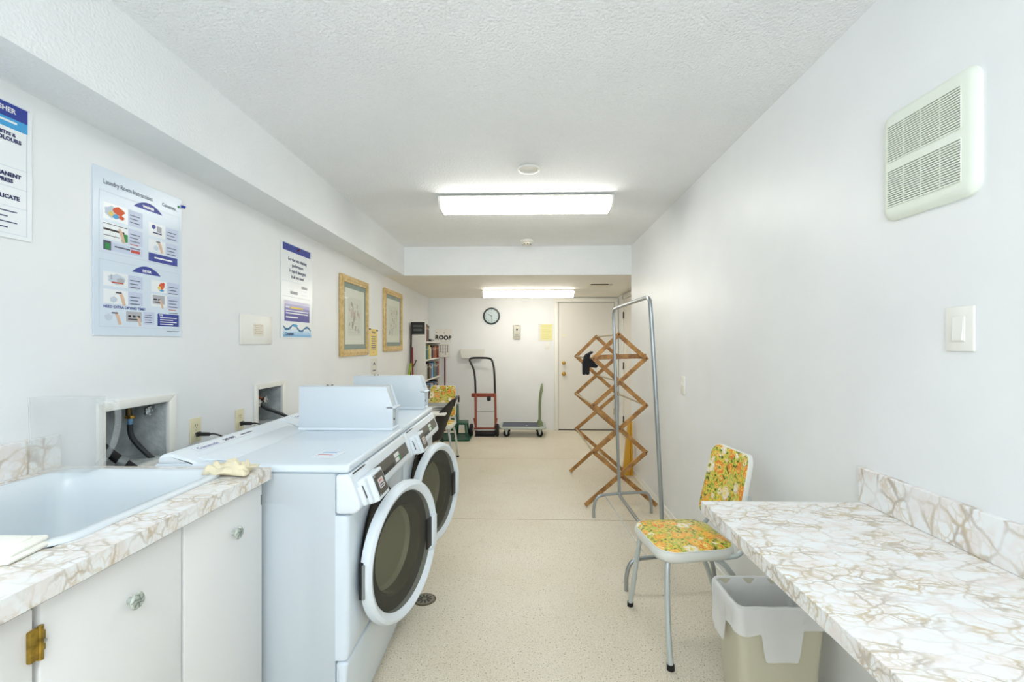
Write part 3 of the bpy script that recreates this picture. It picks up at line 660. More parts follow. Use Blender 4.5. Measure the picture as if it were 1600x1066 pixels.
def outlet(Y, z, label):
    t = thing('wall_outlet', (XL, Y, z), label, 'outlet', 'ivory wall outlets')
    M = Matrix(((0, 0, 1, 0), (1, 0, 0, 0), (0, 1, 0, 0), (0, 0, 0, 1)))
    m = MB(); m.box(-.035, .035, -.057, .057, .0, .006, IVORY, .0025, 2, M); m.build('plate', parent=t)
    m = MB()
    for v in (.02, -.02):
        m.prism([(x, y) for x, y, _ in rrect(0, v, .017, .014, .009, 0)], .006, .008, IVORY, M)
        m.box(-.007, -.005, v-.002, v+.007, .0075, .0085, BLACK, M=M); m.box(.005, .007, v-.002, v+.007, .0075, .0085, BLACK, M=M); m.lathe([(.0025, .0086), (0, .0086)], BLACK, M @ Matrix.Translation((0, v-.008, 0)), 8)
    m.lathe([(.0025, 0), (0, .001)], CHROME, M @ Matrix.Translation((0, 0, .006)), 8)
    m.build('receptacle', parent=t)
    p = thing('power_cord', (XL+.008, Y+.005, z-.02), 'black plug and cord in the '+label.split(',')[0].replace('ivory wall ', ''), 'power cord')
    m = MB(); m.box(.002, .012, -.012, .012, -.011, .011, BLACK, .003, 2); m.prism([(.01, -.011), (.01, .011), (.045, .008), (.06, .004), (.06, -.004), (.045, -.008)], -.008, .008, BLACK, None, .002, 2); m.build('plug', parent=p)
    m = MB(); m.tube([(.055, 0, 0), (.08, .005, .002), (.11, .03, -.02), (.14, .06, -.09), (.13, .06, -.3)], .0038, BLACK, 8, 2); m.build('cord', parent=p)
outlet(2.084, .98, 'ivory wall outlet nearer the clear jug, half hidden by the washing machine')
outlet(2.414, .972, 'ivory wall outlet between the two valve recesses, farther from the jug')
t = thing('access_plate', (XL, 2.571, 1.462), 'blank white access plate with a small paper label on the left wall', 'wall plate')
M = Matrix(((0, 0, 1, 0), (1, 0, 0, 0), (0, 1, 0, 0), (0, 0, 0, 1)))
m = MB(); m.box(-.155, .155, -.083, .083, 0, .008, TRIMW, .003, 2, M); m.build('plate', parent=t)
m = MB(); LB = mat('cream_label', (232, 226, 212), .6); TX = mat('label_text', (190, 170, 140), .7)
m.box(-.045, .062, -.035, .035, .008, .009, LB, M=M)
for k in range(5): m.box(-.03+.006*(k % 2), .05-.01*(k % 3), .022-k*.011, .025-k*.011, .009, .0094, TX, M=M)
m.build('paper_label', parent=t)

# ---------------------------------------------------------------- posters and notes on the left wall
def poster_obj(name, Y0, z0, W, Hh, label, fill, tilt=0, base=PWHITE, thick=.003):
    """fill(mb, rect, text) draws in poster coordinates: u 0..1 left to right, v 0..1 top to bottom"""
    m = MB(); T = frameL(Y0, z0+Hh, XL+.0015) @ Matrix.Rotation(tilt, 4, 'Z')
    m.box(0, W, -Hh, 0, 0, thick, base, M=T)
    lay = [thick]
    def rect(u0, v0, u1, v1, mt, l=1):
        z = thick+.0003*l; m.add([(u0*W, -v1*Hh, z), (u1*W, -v1*Hh, z), (u1*W, -v0*Hh, z), (u0*W, -v0*Hh, z)], [(0, 1, 2, 3)], mt, T)
    def poly(pts, mt, l=1):
        z = thick+.0003*l; m.add([(u*W, -v*Hh, z) for u, v in pts], [tuple(range(len(pts)))[::-1]], mt, T)
    def text(s_, u, v, size, mt, al='LEFT', l=3, bold=0, xs=1):
        m.text(s_, size, mt, T @ Matrix.Translation((u*W, -v*Hh, thick+.0003*l)), al, .0001, bold, xs)
    fill(m, rect, poly, text)
    return m.build(name, label=label, cat='poster', loc=(XL+.002, Y0+W/2, z0+Hh/2))
def arch(poly, u0, u1, v0, v1, mt):
    pts = [(u0+(u1-u0)*k/14, v1-(v1-v0)*math.sin(PI*k/14)**.8) for k in range(15)]
    poly(pts, mt, 2)
def blob(poly, u, v, ru, rv, mt, l=3, ph=0):
    poly([(u+ru*math.cos(a*PI/6)*(1+.15*math.sin(3*a+ph)), v+rv*math.sin(a*PI/6)*(1+.15*math.cos(2*a+ph))) for a in range(12)][::-1], mt, l)
def hand(poly, u, v, s_):
    poly([(u, v), (u+.03*s_, v-.01*s_), (u+.07*s_, v+.03*s_), (u+.10*s_, v+.10*s_), (u+.06*s_, v+.105*s_), (u+.035*s_, v+.055*s_)][::-1], SKIN, 4)
def post1(m, rect, poly, text):
    text('Laundry Room Instructions', .09, .08, .0255, INK, xs=.78)
    text('Coinamatic', .735, .085, .020, NAVY, xs=.85); blob(poly, .955, .06, .015, .009, GREEN, 3); rect(.78, .095, .95, .098, LINE, 3)
    def border(v0, v1):
        for r in ((.05, v0, .97, v0+.004), (.05, v1, .97, v1+.004), (.05, v0, .055, v1), (.965, v0, .97, v1)): rect(*r, LINE, 1)
    border(.135, .50); border(.545, .945)
    arch(poly, .40, .74, .115, .165, BLUE); text('WASHER', .57, .147, .014, PWHITE, 'CENTER', bold=.0006)
    arch(poly, .38, .72, .54, .59, BLUE); text('DRYER', .55, .573, .014, PWHITE, 'CENTER', bold=.0006)
    def cell(u0, v0, u1, v1, split, red=False):
        rect(u0, v0, u1, v1, PWHITE, 1); rect(split, v0, u1, v1, PANEL, 2)
        n = 3 if not red else 5
        for k in range(n): rect(split+.02, v0+.03+k*.022, u1-.03-.02*(k % 2), v0+.035+k*.022, RED if red and k == 3 else INK, 3)
    cell(.09, .20, .50, .30, .34); cell(.09, .32, .50, .42, .34, True); cell(.57, .235, .95, .325, .78); cell(.57, .345, .95, .43, .78)
    rect(.09, .435, .50, .485, PANEL, 1); rect(.09, .43, .165, .485, INK, 2); rect(.105, .445, .155, .48, GREEN, 3); rect(.20, .452, .36, .460, INK, 3); rect(.37, .452, .47, .470, RED, 3)
    blob(poly, .17, .25, .07, .035, LINE, 2); blob(poly, .24, .235, .06, .024, ORANGE, 3, 1); blob(poly, .21, .272, .035, .014, SKY, 3); blob(poly, .165, .262, .025, .014, YELLOW, 4); blob(poly, .27, .27, .03, .012, ORANGE, 4, 2)
    rect(.09, .325, .33, .329, INK, 3); rect(.09, .355, .30, .367, BLACK, 3); rect(.09, .395, .25, .399, INK, 3); rect(.155, .33, .158, .395, GREYP, 3); rect(.25, .33, .253, .36, GREYP, 3); rect(.27, .365, .335, .415, GREEN, 3); hand(poly, .235, .345, .75)
    blob(poly, .63, .26, .025, .015, BLUE, 3); rect(.67, .25, .73, .29, GREYP, 2); rect(.62, .295, .73, .303, NAVY, 3)
    hand(poly, .68, .355, .7); rect(.66, .353, .71, .360, INK, 5); blob(poly, .66, .40, .03, .018, LINE, 3)
    rect(.57, .44, .94, .495, BLUE, 2); rect(.64, .462, .87, .472, PWHITE, 3)
    cell(.09, .615, .50, .70, .34); cell(.09, .72, .50, .805, .34); cell(.60, .62, .97, .70, .80); cell(.60, .715, .97, .80, .80, True)
    blob(poly, .22, .655, .09, .03, LINE, 2); blob(poly, .26, .66, .04, .016, GREYP, 3); rect(.17, .672, .29, .68, RED, 4); rect(.16, .63, .175, .66, GREYP, 3)
    hand(poly, .24, .735, .75); rect(.21, .733, .27, .741, INK, 5); blob(poly, .19, .78, .035, .018, LINE, 3)
    blob(poly, .73, .655, .035, .022, ORANGE, 3, 1); blob(poly, .70, .668, .02, .012, YELLOW, 4); blob(poly, .73, .685, .03, .006, SKY, 4); blob(poly, .75, .64, .02, .012, RED, 4)
    rect(.62, .72, .77, .78, GREYP, 2); rect(.63, .745, .67, .755, BLACK, 3); rect(.685, .745, .72, .755, BLACK, 3); rect(.64, .765, .74, .77, BLACK, 3); hand(poly, .70, .752, .55)
    text('NEED EXTRA DRYING TIME?', .09, .826, .0145, BLUE, bold=.0002)
    hand(poly, .20, .86, .7); rect(.17, .858, .23, .866, INK, 5); blob(poly, .14, .89, .04, .02, LINE, 3); rect(.32, .845, .49, .91, GREYP, 2)
    for k in range(3): rect(.34+.05*k, .87, .37+.05*k, .882, BLACK, 3)
    rect(.34, .892, .45, .898, BLACK, 3); hand(poly, .43, .88, .55); rect(.51, .84, .64, .925, PANEL, 2)
    for k in range(4): rect(.525, .86+.016*k, .60+.01*(k % 2), .864+.016*k, INK, 3)
    rect(.68, .845, .96, .93, BLUE, 2); text('TIPS', .70, .856, .010, PWHITE, bold=.0004)
    for k in range(4): rect(.71, .868+.015*k, .93-.05*(k % 2), .874+.015*k, PWHITE, 3)
    rect(.80, .962, .97, .966, INK, 3)
p1 = poster_obj('laundry_poster', 1.579, 1.415, .417, .612, 'large pale blue laundry room instructions poster on the left wall', post1, base=LBLUE)
m = MB(); m.cyl((XL+.005, 1.993, 1.998), (XL+.016, 2.005, 1.996), .006, BLUE, 10); m.build('push_pin', label='blue push pin at the top right corner of the instructions poster', cat='push pin')
def post0(m, rect, poly, text):
    for r in ((.02, .005, .985, .010), (.02, .965, .97, .968), (.962, .19, .966, .968)): rect(*r, LINE, 1)
    rect(.02, .01, .97, .115, BLUE, 1); rect(.02, .115, .97, .19, SKY, 1); rect(.02, .135, .9, .15, PWHITE, 2); text('WASHER', .70, .06, .020, PWHITE, 'LEFT', bold=.0006)
    for v in (.475, .62, .765): rect(.02, v, .97, v+.004, LINE, 1)
    text('WHITES &', .74, .235, .014, NAVY, bold=.0006); text('COLOURS', .75, .275, .016, NAVY, bold=.0008)
    text('PERMANENT', .70, .535, .0165, NAVY, bold=.0008); text('PRESS', .78, .58, .0155, NAVY, bold=.0008); text('DELICATE', .74, .70, .0165, NAVY, bold=.0008)
    for k in range(4): rect(.3, .80+.04*k, .90-.06*(k % 2), .808+.04*k, NAVY, 2)
poster_obj('laundry_poster', .957, 1.70, .42, .405, 'white poster with blue and sky blue header, cut off at the left edge', post0)
def post2(m, rect, poly, text):
    rect(.05, .01, .93, .085, BLUE, 1)
    for i, (s_, v) in enumerate((('For the best cleaning', .165), ('performance', .225), ('¼ cup of detergent', .285), ('is all you need', .345))): text(s_, .50, v, .032, NAVY, 'CENTER', bold=.0004, xs=.92)
    rect(.05, .40, .62, .404, LINE, 1); rect(.05, .56, .93, .563, GREYP, 1); rect(.62, .425, .82, .455, GREYP, 1); rect(.27, .50, .50, .53, GREYP, 1); rect(.62, .48, .80, .485, LINE, 1); rect(.62, .52, .8, .525, LINE, 1)
    for k, c in enumerate(((214, 210, 232), (178, 172, 214), (136, 128, 190), (96, 88, 166), (72, 66, 152), (66, 62, 150))): rect(.10, .605+k*.036, .90, .641+k*.036, mat('poster_violet_%d' % k, c, .35), 1)
    rect(.28, .665, .68, .685, YELLOW, 2); rect(.14, .665, .25, .68, PWHITE, 2); rect(.14, .705, .86, .715, PWHITE, 2); rect(.14, .73, .84, .742, PWHITE, 2); rect(.14, .77, .5, .785, PWHITE, 2)
    for k, c in enumerate(((206, 226, 240), (170, 208, 236), (130, 186, 226))): rect(.06, .905+k*.027, .95, .932+k*.027, mat('poster_water_%d' % k, c, .3), 1)
    up = [(.06+.88*i/16, .865+.028*math.sin(i*.8)+.03*i/16) for i in range(17)]; dn = [(u, v+.012+.018*abs(math.sin(i*1.3))) for i, (u, v) in enumerate(up)]
    poly(up[::-1]+dn, mat('poster_wave', (30, 110, 160), .3), 2); blob(poly, .42, .865, .08, .014, SKY, 3); text('Coinamatic', .12, .955, .024, NAVY, bold=.0006)
poster_obj('laundry_poster', 2.829, 1.418, .425, .622, 'narrow white poster with blue band, violet panel and blue wave', post2)
m = MB(); m.cyl((XL+.004, 3.045, 2.018), (XL+.016, 3.049, 2.014), .006, mat('dark_red_pin', (110, 30, 40), .4), 10); m.build('push_pin', label='dark push pin through the blue band of the wave poster', cat='push pin')

def picture(Y0, Y1, z0, z1, label, seed):
    t = thing('framed_picture', (XL, (Y0+Y1)/2, z0), label, 'picture', 'framed pictures on the left wall')
    W, Hh = Y1-Y0, z1-z0; T = Matrix(((0, 0, 1, .001), (1, 0, 0, -W/2), (0, 1, 0, 0), (0, 0, 0, 1))); f = .058
    m = MB()
    for tilt_, pts in ((0, [(0, 0), (W, 0), (W-f, f), (f, f)]), (0, [(W, 0), (W, Hh), (W-f, Hh-f), (W-f, f)]), (0, [(W, Hh), (0, Hh), (f, Hh-f), (W-f, Hh-f)]), (0, [(0, Hh), (0, 0), (f, f), (f, Hh-f)])):
        m.prism(pts, 0, .024, M_GOLD, T, .004, 2)
    q = .02
    for pts in ([(q, q), (W-q, q), (W-q*1.9, q*1.9), (q*1.9, q*1.9)], [(W-q, q), (W-q, Hh-q), (W-q*1.9, Hh-q*1.9), (W-q*1.9, q*1.9)], [(W-q, Hh-q), (q, Hh-q), (q*1.9, Hh-q*1.9), (W-q*1.9, Hh-q*1.9)], [(q, Hh-q), (q, q), (q*1.9, q*1.9), (q*1.9, Hh-q*1.9)]):
        m.prism(pts, .02, .030, M_GOLD, T, .003, 2)
    m.build('frame', parent=t)
    m = MB(); m.box(f, W-f, f, Hh-f, 0, .010, mat('grey_green_mat', (126, 146, 140), .7), M=T); m.build('mat_board', parent=t)
    m = MB(); g = f+.045; m.box(g, W-g, g, Hh-g, .010, .012, mat('cream_mat', (232, 232, 222), .7), M=T)
    a, b_ = g+.065, g+.075; m.box(a, W-a, b_, Hh-b_, .012, .0128, mat('sketch_paper', (222, 222, 212), .7), M=T)
    rd = random.Random(seed); inks = [mat('sketch_grey', (186, 190, 186), .7), mat('sketch_pink', (214, 188, 184), .7), mat('sketch_brown', (172, 158, 148), .7)]
    for k in range(26):
        u = a+.02+rd.random()*(W-2*a-.08); v = b_+.03+rd.random()*(Hh-2*b_-.08); r = .008+rd.random()*.022
        m.add([(u+r*math.cos(c*PI/4)*rd.uniform(.5, 1.2), v+r*1.4*math.sin(c*PI/4)*rd.uniform(.5, 1.2), .0130+.0001*k) for c in range(8)], [tuple(range(8))], rd.choice(inks), T)
    for k in range(10):
        v = b_+.03+k*(Hh-2*b_-.06)/10; m.box(a+.02, W-a-.02-rd.random()*.06, v, v+.002, .0128, .0132, inks[0], M=T)
    m.build('artwork', parent=t)
    m = MB(); m.box(f-.002, W-f+.002, f-.002, Hh-f+.002, .0165, .018, M_PGLASS, M=T); m.build('glass', parent=t)
picture(3.737, 4.405, 1.272, 1.968, 'gold framed botanical sketch hanging nearer the blue wave poster', 3)
picture(4.915, 5.645, 1.292, 1.992, 'gold framed sketch hanging nearer the bookshelf', 8)
m = MB(); T = frameL(4.49, 1.53, XL+.0015); YP = mat('yellow_notice_paper', (240, 216, 132), .6)
m.box(0, .24, -.275, 0, 0, .001, YP, M=T); m.text('Notice', .04, INK, T @ Matrix.Translation((.12, -.035, .0012)), 'CENTER', .0001, .001)
for k in range(6): m.box(.05, .20-.02*(k % 2), -.085-k*.022, -.076-k*.022, .001, .0013, INK, M=T)
m.box(.05, .19, -.215, -.212, .001, .0013, INK, M=T); m.box(.11, .13, -.245, -.235, .001, .0013, RED, M=T)
m.box(-.015, .03, -.012, .004, .001, .003, INK, M=T); m.box(.21, .25, -.022, -.004, .001, .003, INK, M=T)
m.build('notice', label='yellow paper notice between the two gold framed pictures', cat='notice')
m = MB(); T = frameL(4.53, 1.225, XL+.0015); m.box(0, .2, -.2, 0, 0, .001, mat('white_note_paper', (226, 226, 220), .7), M=T)
m.add([(.10, -.03, .0014), (.05, -.07, .0014), (.10, -.055, .0014), (.15, -.075, .0014)], [(0, 1, 2, 3)], INK, T); m.box(.05, .15, -.125, -.115, .001, .0014, INK, M=T); m.box(.04, .16, -.155, -.152, .001, .0014, GREYP, M=T); m.box(.06, .14, -.175, -.172, .001, .0014, GREYP, M=T)
m.build('notice', label='white paper notice below the yellow notice', cat='notice')

# ---------------------------------------------------------------- right wall fittings
t = thing('wall_vent', (XR, 1.333, 1.937), 'large pale fan grille high on the right wall', 'vent')
T = Matrix(((0, 0, -1, 0), (-1, 0, 0, 0), (0, 1, 0, 0), (0, 0, 0, 1)))
W, Hh = .150, .166
m = MB()
lo = lambda hx, hy, r, z: [tuple(T @ Vector(p)) for p in rrect(0, 0, hx, hy, r, z)]
def bow(hx, hy, r, z):
    out = []
    for x, y, zz_ in rrect(0, 0, hx, hy, r, z): out.append(tuple(T @ Vector((x*(1+.035*(1-(y/hy)**2)), y*(1+.035*(1-(x/hx)**2)), z))))
    return out
m.loft([bow(W, Hh, .03, 0), bow(W, Hh, .03, .008), bow(W-.008, Hh-.008, .026, .017), bow(W-.02, Hh-.02, .02, .020)], VENTM, cap1=True); m.build('cover', parent=t)
m = MB()
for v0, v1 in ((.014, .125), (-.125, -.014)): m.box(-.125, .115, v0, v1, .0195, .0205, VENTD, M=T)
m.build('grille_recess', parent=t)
m = MB()
for v0, v1 in ((.014, .125), (-.125, -.014)):
    n_ = 16
    for k in range(n_+1):
        v = v0+(v1-v0)*k/n_; m.box(-.125, .115, v-.0017, v+.0017, .0205, .0235, VENTM, M=T)
    for u in (-.125, -.065, -.005, .055, .115): m.box(u-.0012, u+.0012, v0, v1, .0205, .0225, VENTM, M=T)
o = m.build('louvre', parent=t); o['kind'] = 'stuff'
t = thing('light_switch', (XR, 1.239, 1.424), 'white rocker switch plate on the right wall above the counter', 'light switch')
m = MB(); m.box(-.041, .041, -.06, .06, 0, .007, TRIMW, .004, 3, T); m.build('plate', parent=t)
m = MB(); m.prism([(x, y) for x, y, _ in rrect(0, 0, .017, .034, .002, 0)], .006, .0095, TRIMW, T, .001, 1)
m.add([(-.014, -.030, .0095), (.014, -.030, .0095), (.014, .03, .0096), (-.014, .03, .0096), (-.014, -.030, .0135), (.014, -.030, .0135)], [(3, 2, 5, 4), (0, 4, 5, 1), (0, 3, 4), (1, 5, 2)], TRIMW, T); m.build('rocker', parent=t)
t = thing('wall_plate', (XR, 3.334, 1.078), 'small blank white plate on the right wall beside the clothes rail', 'wall plate')
m = MB(); m.box(-.04, .04, -.066, .066, 0, .008, TRIMW, .003, 2, T); m.build('plate', parent=t)
m = MB(); m.box(-.006, .006, -.012, .012, .008, .016, TRIMW, .002, 2, T); m.build('toggle', parent=t)

# right counter
t = thing('folding_counter', (.886, .4, .846), 'marbled laminate folding counter fixed to the right wall', 'countertop')
m = MB(); m.box(.607, XR-.001, -.9, 1.572, .806, .846, M_MARB, .0012, 1); rel(m.build('worktop'), t)
m = MB(); m.box(XR-.020, XR-.001, -.9, 1.584, .8465, .963, M_MARB2, .001, 1); rel(m.build('backsplash'), t)
m = MB(); m.box(XR-.03, XR-.002, -.9, 1.54, .74, .8055, TRIMW); m.box(.64, XR-.002, -.7, -.67, .0, .8055, TRIMW); rel(m.build('support'), t)

# ---------------------------------------------------------------- waste bin with liner
bx, by = .945, 1.785
t = thing('waste_bin', (bx, by, 0), 'beige plastic waste bin with white liner under the folding counter', 'waste bin')
def bl(k, z, r=.03): return [(x, y, z) for x, y, _ in rrect(0, 0, .165*k, .11*k, r, 0)]
m = MB(); m.loft([bl(.80, .004), bl(.82, .0), bl(.82, .0), bl(.98, .405), bl(1.04, .41), bl(1.04, .42), bl(.96, .42), bl(.93, .36), bl(.78, .02)], BEIGE, cap0=True, cap1=True); m.build('bin_body', parent=t)
m = MB()
def ring_pt(s_, k, z):
    L_ = [Vector(p) for p in bl(k, z)]; n = len(L_); tot = sum((L_[(i+1) % n]-L_[i]).length for i in range(n)); f = s_*tot
    for i in range(n):
        a, c = L_[i], L_[(i+1) % n]; d_ = (c-a).length
        if f <= d_: return a.lerp(c, f/d_)
        f -= d_
    return L_[0]
NS = 240
loopz = [(0.0), .0]
def hem(s_):
    # s from +x,+y corner going round: corner1 0..0.25 (+y side ends), etc.
    p = ring_pt(s_, 1, 0); x, y = p.x, p.y
    h = .335
    if y < -.08:      # side towards the camera
        if -.08 < x < .062: h = .228
        else: h = .345
        k = 0
        for e, s2 in ((-.08, 1), (.062, -1)):
            d_ = (x-e)*s2
            if 0 <= d_ < .02: h = .228+(.345-.228)*(1-math.sin(d_/.02*PI/2))
        if -.165 < x <= -.08: h = .33-.01*math.sin((x+.165)/.085*PI)
    elif x < -.13:    # left side
        t_ = (y+.11)/.22
        h = .335 if t_ < .35 else (.335-.095*math.sin(min(1, (t_-.35)/.12)*PI/2) if t_ < .8 else .25+.04*(t_-.8)/.2)
    else: h = .31
    return h
rows = []
per = [ring_pt(i/NS, 1, 0) for i in range(NS)]
def row(k, zf):
    return [(per[i].x*k+.0012*math.sin(i*.33)*math.cos(i*.11), per[i].y*k+.0012*math.cos(i*.27), zf(i)) for i in range(NS)]
rows.append(row(.80, lambda i: .10+.02*math.sin(i*.5)))
rows.append(row(.86, lambda i: .25+.01*math.sin(i*.7)))
rows.append(row(.93, lambda i: .39))
rows.append(row(.965, lambda i: .4255))
rows.append(row(1.03, lambda i: .4262))
rows.append(row(1.062, lambda i: .418))
for q in range(1, 9):
    rows.append(row(1.066-.012*q/8+.006*math.sin(q), lambda i, q=q: .41+(hem(i/NS)-.41)*q/8))
m.loft(rows, M_BAG); m.build('bin_liner', parent=t, ang=80)
m = MB(); m.grid(lambda u, v: ((u-.5)*.26, (v-.5)*.17, .17+.02*crumple(u*2, v*2)), 18, 12, mat('grey_plastic_bag', (176, 182, 176), .3)); m.build('bag_bottom', parent=t, ang=80)

# ---------------------------------------------------------------- floral chairs
def make_chair():
    t = thing('side_chair', (0, 0, 0), '', 'chair', 'floral vinyl chairs')
    VIN = mat('white_vinyl', (226, 228, 222), .35, bump=.1, bscale=60); LEG = mat('worn_white_tube', (196, 204, 204), .32, .35)
    def sl(k, z, r=.085, dy=0):
        pts = []
        for x, y, _ in rrect(0, 0, .19*k, .19*k, r*k, 0, 8):
            f = 1-.10*max(0, y/.19); pts.append((x*f, y+dy, z))
        return pts
    m = MB(); m.loft([sl(.86, .418), sl(.97, .422), sl(1.0, .436), sl(1.0, .452), sl(.975, .464), sl(.965, .466)], VIN, cap0=True); seat = m.build('seat_edge', parent=t, ang=60)
    m = MB(); m.loft([sl(.965, .466), sl(.955, .470), sl(.90, .476), sl(.6, .482), sl(.2, .484)], M_FLORAL, cap1=True); m.build('seat', parent=t, ang=60, label='floral yellow, green and orange vinyl seat')
    m = MB(); m.tube([(.0, 0, 0)]*1+[(.0, 0, 0)], .001, VIN) if False else None
    pip = [Vector(p) for p in sl(.967, .4675)]; pip.append(pip[0]); m = MB(); m.tube(pip, .003, VIN, 6, caps=False); m.build('piping', parent=seat)
    # backrest, reclined
    rec = .22
    B = Matrix.Translation((0, .205, .50)) @ Matrix.Rotation(-rec, 4, 'X') @ Matrix(((1, 0, 0, 0), (0, 0, 1, 0), (0, 1, 0, 0), (0, 0, 0, 1)))
    # local: x width, y up, z -> +Y (back)
    def bk(k, z, e=0):
        out = []
        for x, y, _ in rrect(0, .188, .172*k, .188-(1-k)*.172, .05, 0, 8):
            f = 1-.10*max(0, (y-.0)/.376); out.append(tuple(B @ Vector((x*f, y, z+.03*(x/.17)**2*-1))))
        return out
    m = MB(); m.loft([bk(.97, .012), bk(1.0, .008), bk(1.0, -.008), bk(.985, -.014), bk(.97, -.015)], VIN, cap0=True); bko = m.build('backrest_edge', parent=t, ang=60)
    m = MB(); m.loft([bk(.97, -.015), bk(.93, -.020), bk(.6, -.024), bk(.25, -.025)], M_FLORAL, cap1=True); m.build('backrest', parent=t, ang=60, label='floral yellow, green and orange vinyl backrest')
    for sx in (-1, 1):
        m = MB(); m.tube([(sx*.14, -.13, .43), (sx*.155, -.15, .40), (sx*.20, -.165, .15), (sx*.235, -.17, .012)], .0125, LEG, 12, 2); lg = m.build('leg', parent=t)
        m = MB(); m.cyl((sx*.236, -.170, 0), (sx*.2345, -.170, .022), .016, RUBBER, 14); m.build('rubber_foot', parent=lg)
        m = MB(); m.tube([(sx*.12, .02, .425), (sx*.155, .12, .41), (sx*.165, .21, .25), (sx*.17, .285, .012)], .0125, LEG, 12, 2); lg = m.build('leg', parent=t)
        m = MB(); m.cyl((sx*.17, .2855, 0), (sx*.17, .2845, .022), .016, RUBBER, 14); m.build('rubber_foot', parent=lg)
        m = MB(); m.tube([(sx*.13, -.02, .428), (sx*.165, .12, .425), (sx*.165, .205, .44), (sx*.13, .232, .55), (sx*.12, .262, .68)], .011, LEG, 12, 2); m.build('back_support', parent=t)
    return t
c1 = make_chair(); c1.location = (.762, 2.20, 0); c1.rotation_euler = (0, 0, -PI/2+.13)
c1['label'] = 'floral vinyl chair beside the waste bin at the right wall'
c2 = copy_tree(c1); c2.location = (-.985, 5.23, 0); c2.rotation_euler = (0, 0, -.06); c2['label'] = 'floral vinyl chair behind the small white table near the bookshelf'

# ---------------------------------------------------------------- chrome clothes rail
t = thing('garment_rack', (.75, 3.15, 0), 'chrome tube clothes rail standing before the wooden drying rack', 'clothes rack')
P = Matrix.Translation((-.75, -3.15, 0)); r = .0125
far_t, near_t = (.722, 3.67, 1.66), (.735, 2.665, 1.66)
m = MB(); m.M = P; m.tube([(.77, 3.67, .165), (.745, 3.67, .9), (.722, 3.67, 1.60), (.722, 3.645, 1.655), (.725, 3.55, 1.66), (.733, 2.80, 1.66), (.737, 2.69, 1.655), (.740, 2.665, 1.60), (.78, 2.665, .9), (.815, 2.665, .165)], r, STEEL, 14, 2); m.build('hanging_frame', parent=t)
m = MB(); m.M = P; m.tube([(.77, 3.67, .18), (.772, 3.64, .16), (.78, 3.5, .155), (.805, 2.85, .155), (.815, 2.69, .16), (.815, 2.665, .18)], r, STEEL, 14, 2); m.build('base_rail', parent=t)
for (x0, y0_, x1, y1_) in ((.556, 3.62, 1.04, 3.73), (.575, 2.56, 1.095, 2.64)):
    dx_, dy_ = x1-x0, y1_-y0_
    m = MB(); m.M = P; m.tube([(x0, y0_, 0), (x0, y0_, .09), (x0+dx_*.05, y0_+dy_*.05, .16), (x0+dx_*.15, y0_+dy_*.15, .178), (x0+dx_*.85, y0_+dy_*.85, .178), (x0+dx_*.95, y0_+dy_*.95, .16), (x1, y1_, .09), (x1, y1_, 0)], r*.95, STEEL, 14, 2); m.build('foot', parent=t)
m = MB(); m.M = P; m.tube([(.645, 3.64, .172), (.70, 2.585, .172)], .004, STEEL, 8); m.build('brace', parent=t)

# ---------------------------------------------------------------- wooden drying rack
t = thing('drying_rack', (.8, 4.36, 0), 'wooden accordion drying rack standing open by the right wall', 'drying rack')
P = Matrix.Translation((-.8, -4.36, 0))
def rack_frame(Y, ax, az, xl, xr, zsj, fl_, fr_, s_):
    L = [(xl, Y, z) for z in zsj]; Rr = [(xr, Y, z) for z in zsj]
    off = Vector((0, .014*s_, 0)); A = (ax, Y, az)
    segs = [(A, L[0], 0), (A, Rr[0], 1), (L[0], Rr[1], 1), (Rr[0], L[1], 0), (L[1], Rr[2], 1), (Rr[1], L[2], 0), (L[2], (fr_, Y, 0.012), 1), (Rr[2], (fl_, Y, .012), 0)]
    for p, q, k in segs:
        m = MB(); m.M = P; m.bar(Vector(p)+off*k, Vector(q)+off*k, .036, .012, M_WOOD, (0, 1, 0), .014 if q[2] > .1 else .0); m.build('slat', parent=t)
    C = [((xl+xr)/2, (zsj[0]+zsj[1])/2), ((xl+xr)/2, (zsj[1]+zsj[2])/2), ((xl+xr)/2, zsj[2]*.56)]
    m = MB(); m.M = P
    for x, z in [(ax, az)]+[(p[0], p[2]) for p in L+Rr]+C: m.cyl((x, Y-.010*s_, z), (x, Y-.0055*s_, z), .006, mat('dark_rivet', (50, 30, 20), .5), 12); m.cut()
    m.build_each('rivet', parent=t)
    return [(ax, az)]+[(p[0], p[2]) for p in L]+[(p[0], p[2]) for p in Rr]+C
YA, YF = 3.86, 4.87
ja = rack_frame(YA, .805, 1.458, .593, 1.033, (1.257, .86, .463), .523, 1.125, 1)
jb = rack_frame(YF, .775, 1.452, .562, 1.00, (1.243, .845, .468), .50, 1.08, -1)
DOW = mat('pale_dowel', (176, 160, 126), .5)
for (xa, za_), (xb, zb_) in zip(ja, jb):
    m = MB(); m.M = P; m.tube([(xa, YA+.004, za_), (xb, YF-.004, zb_)], .008, DOW, 10); m.build('dowel', parent=t)
m = MB(); m.M = P; m.bar((.60, YA+.10, 1.262), (1.05, YA+.06, 1.275), .040, .012, M_WOOD); m.build('lock_bar', parent=t)
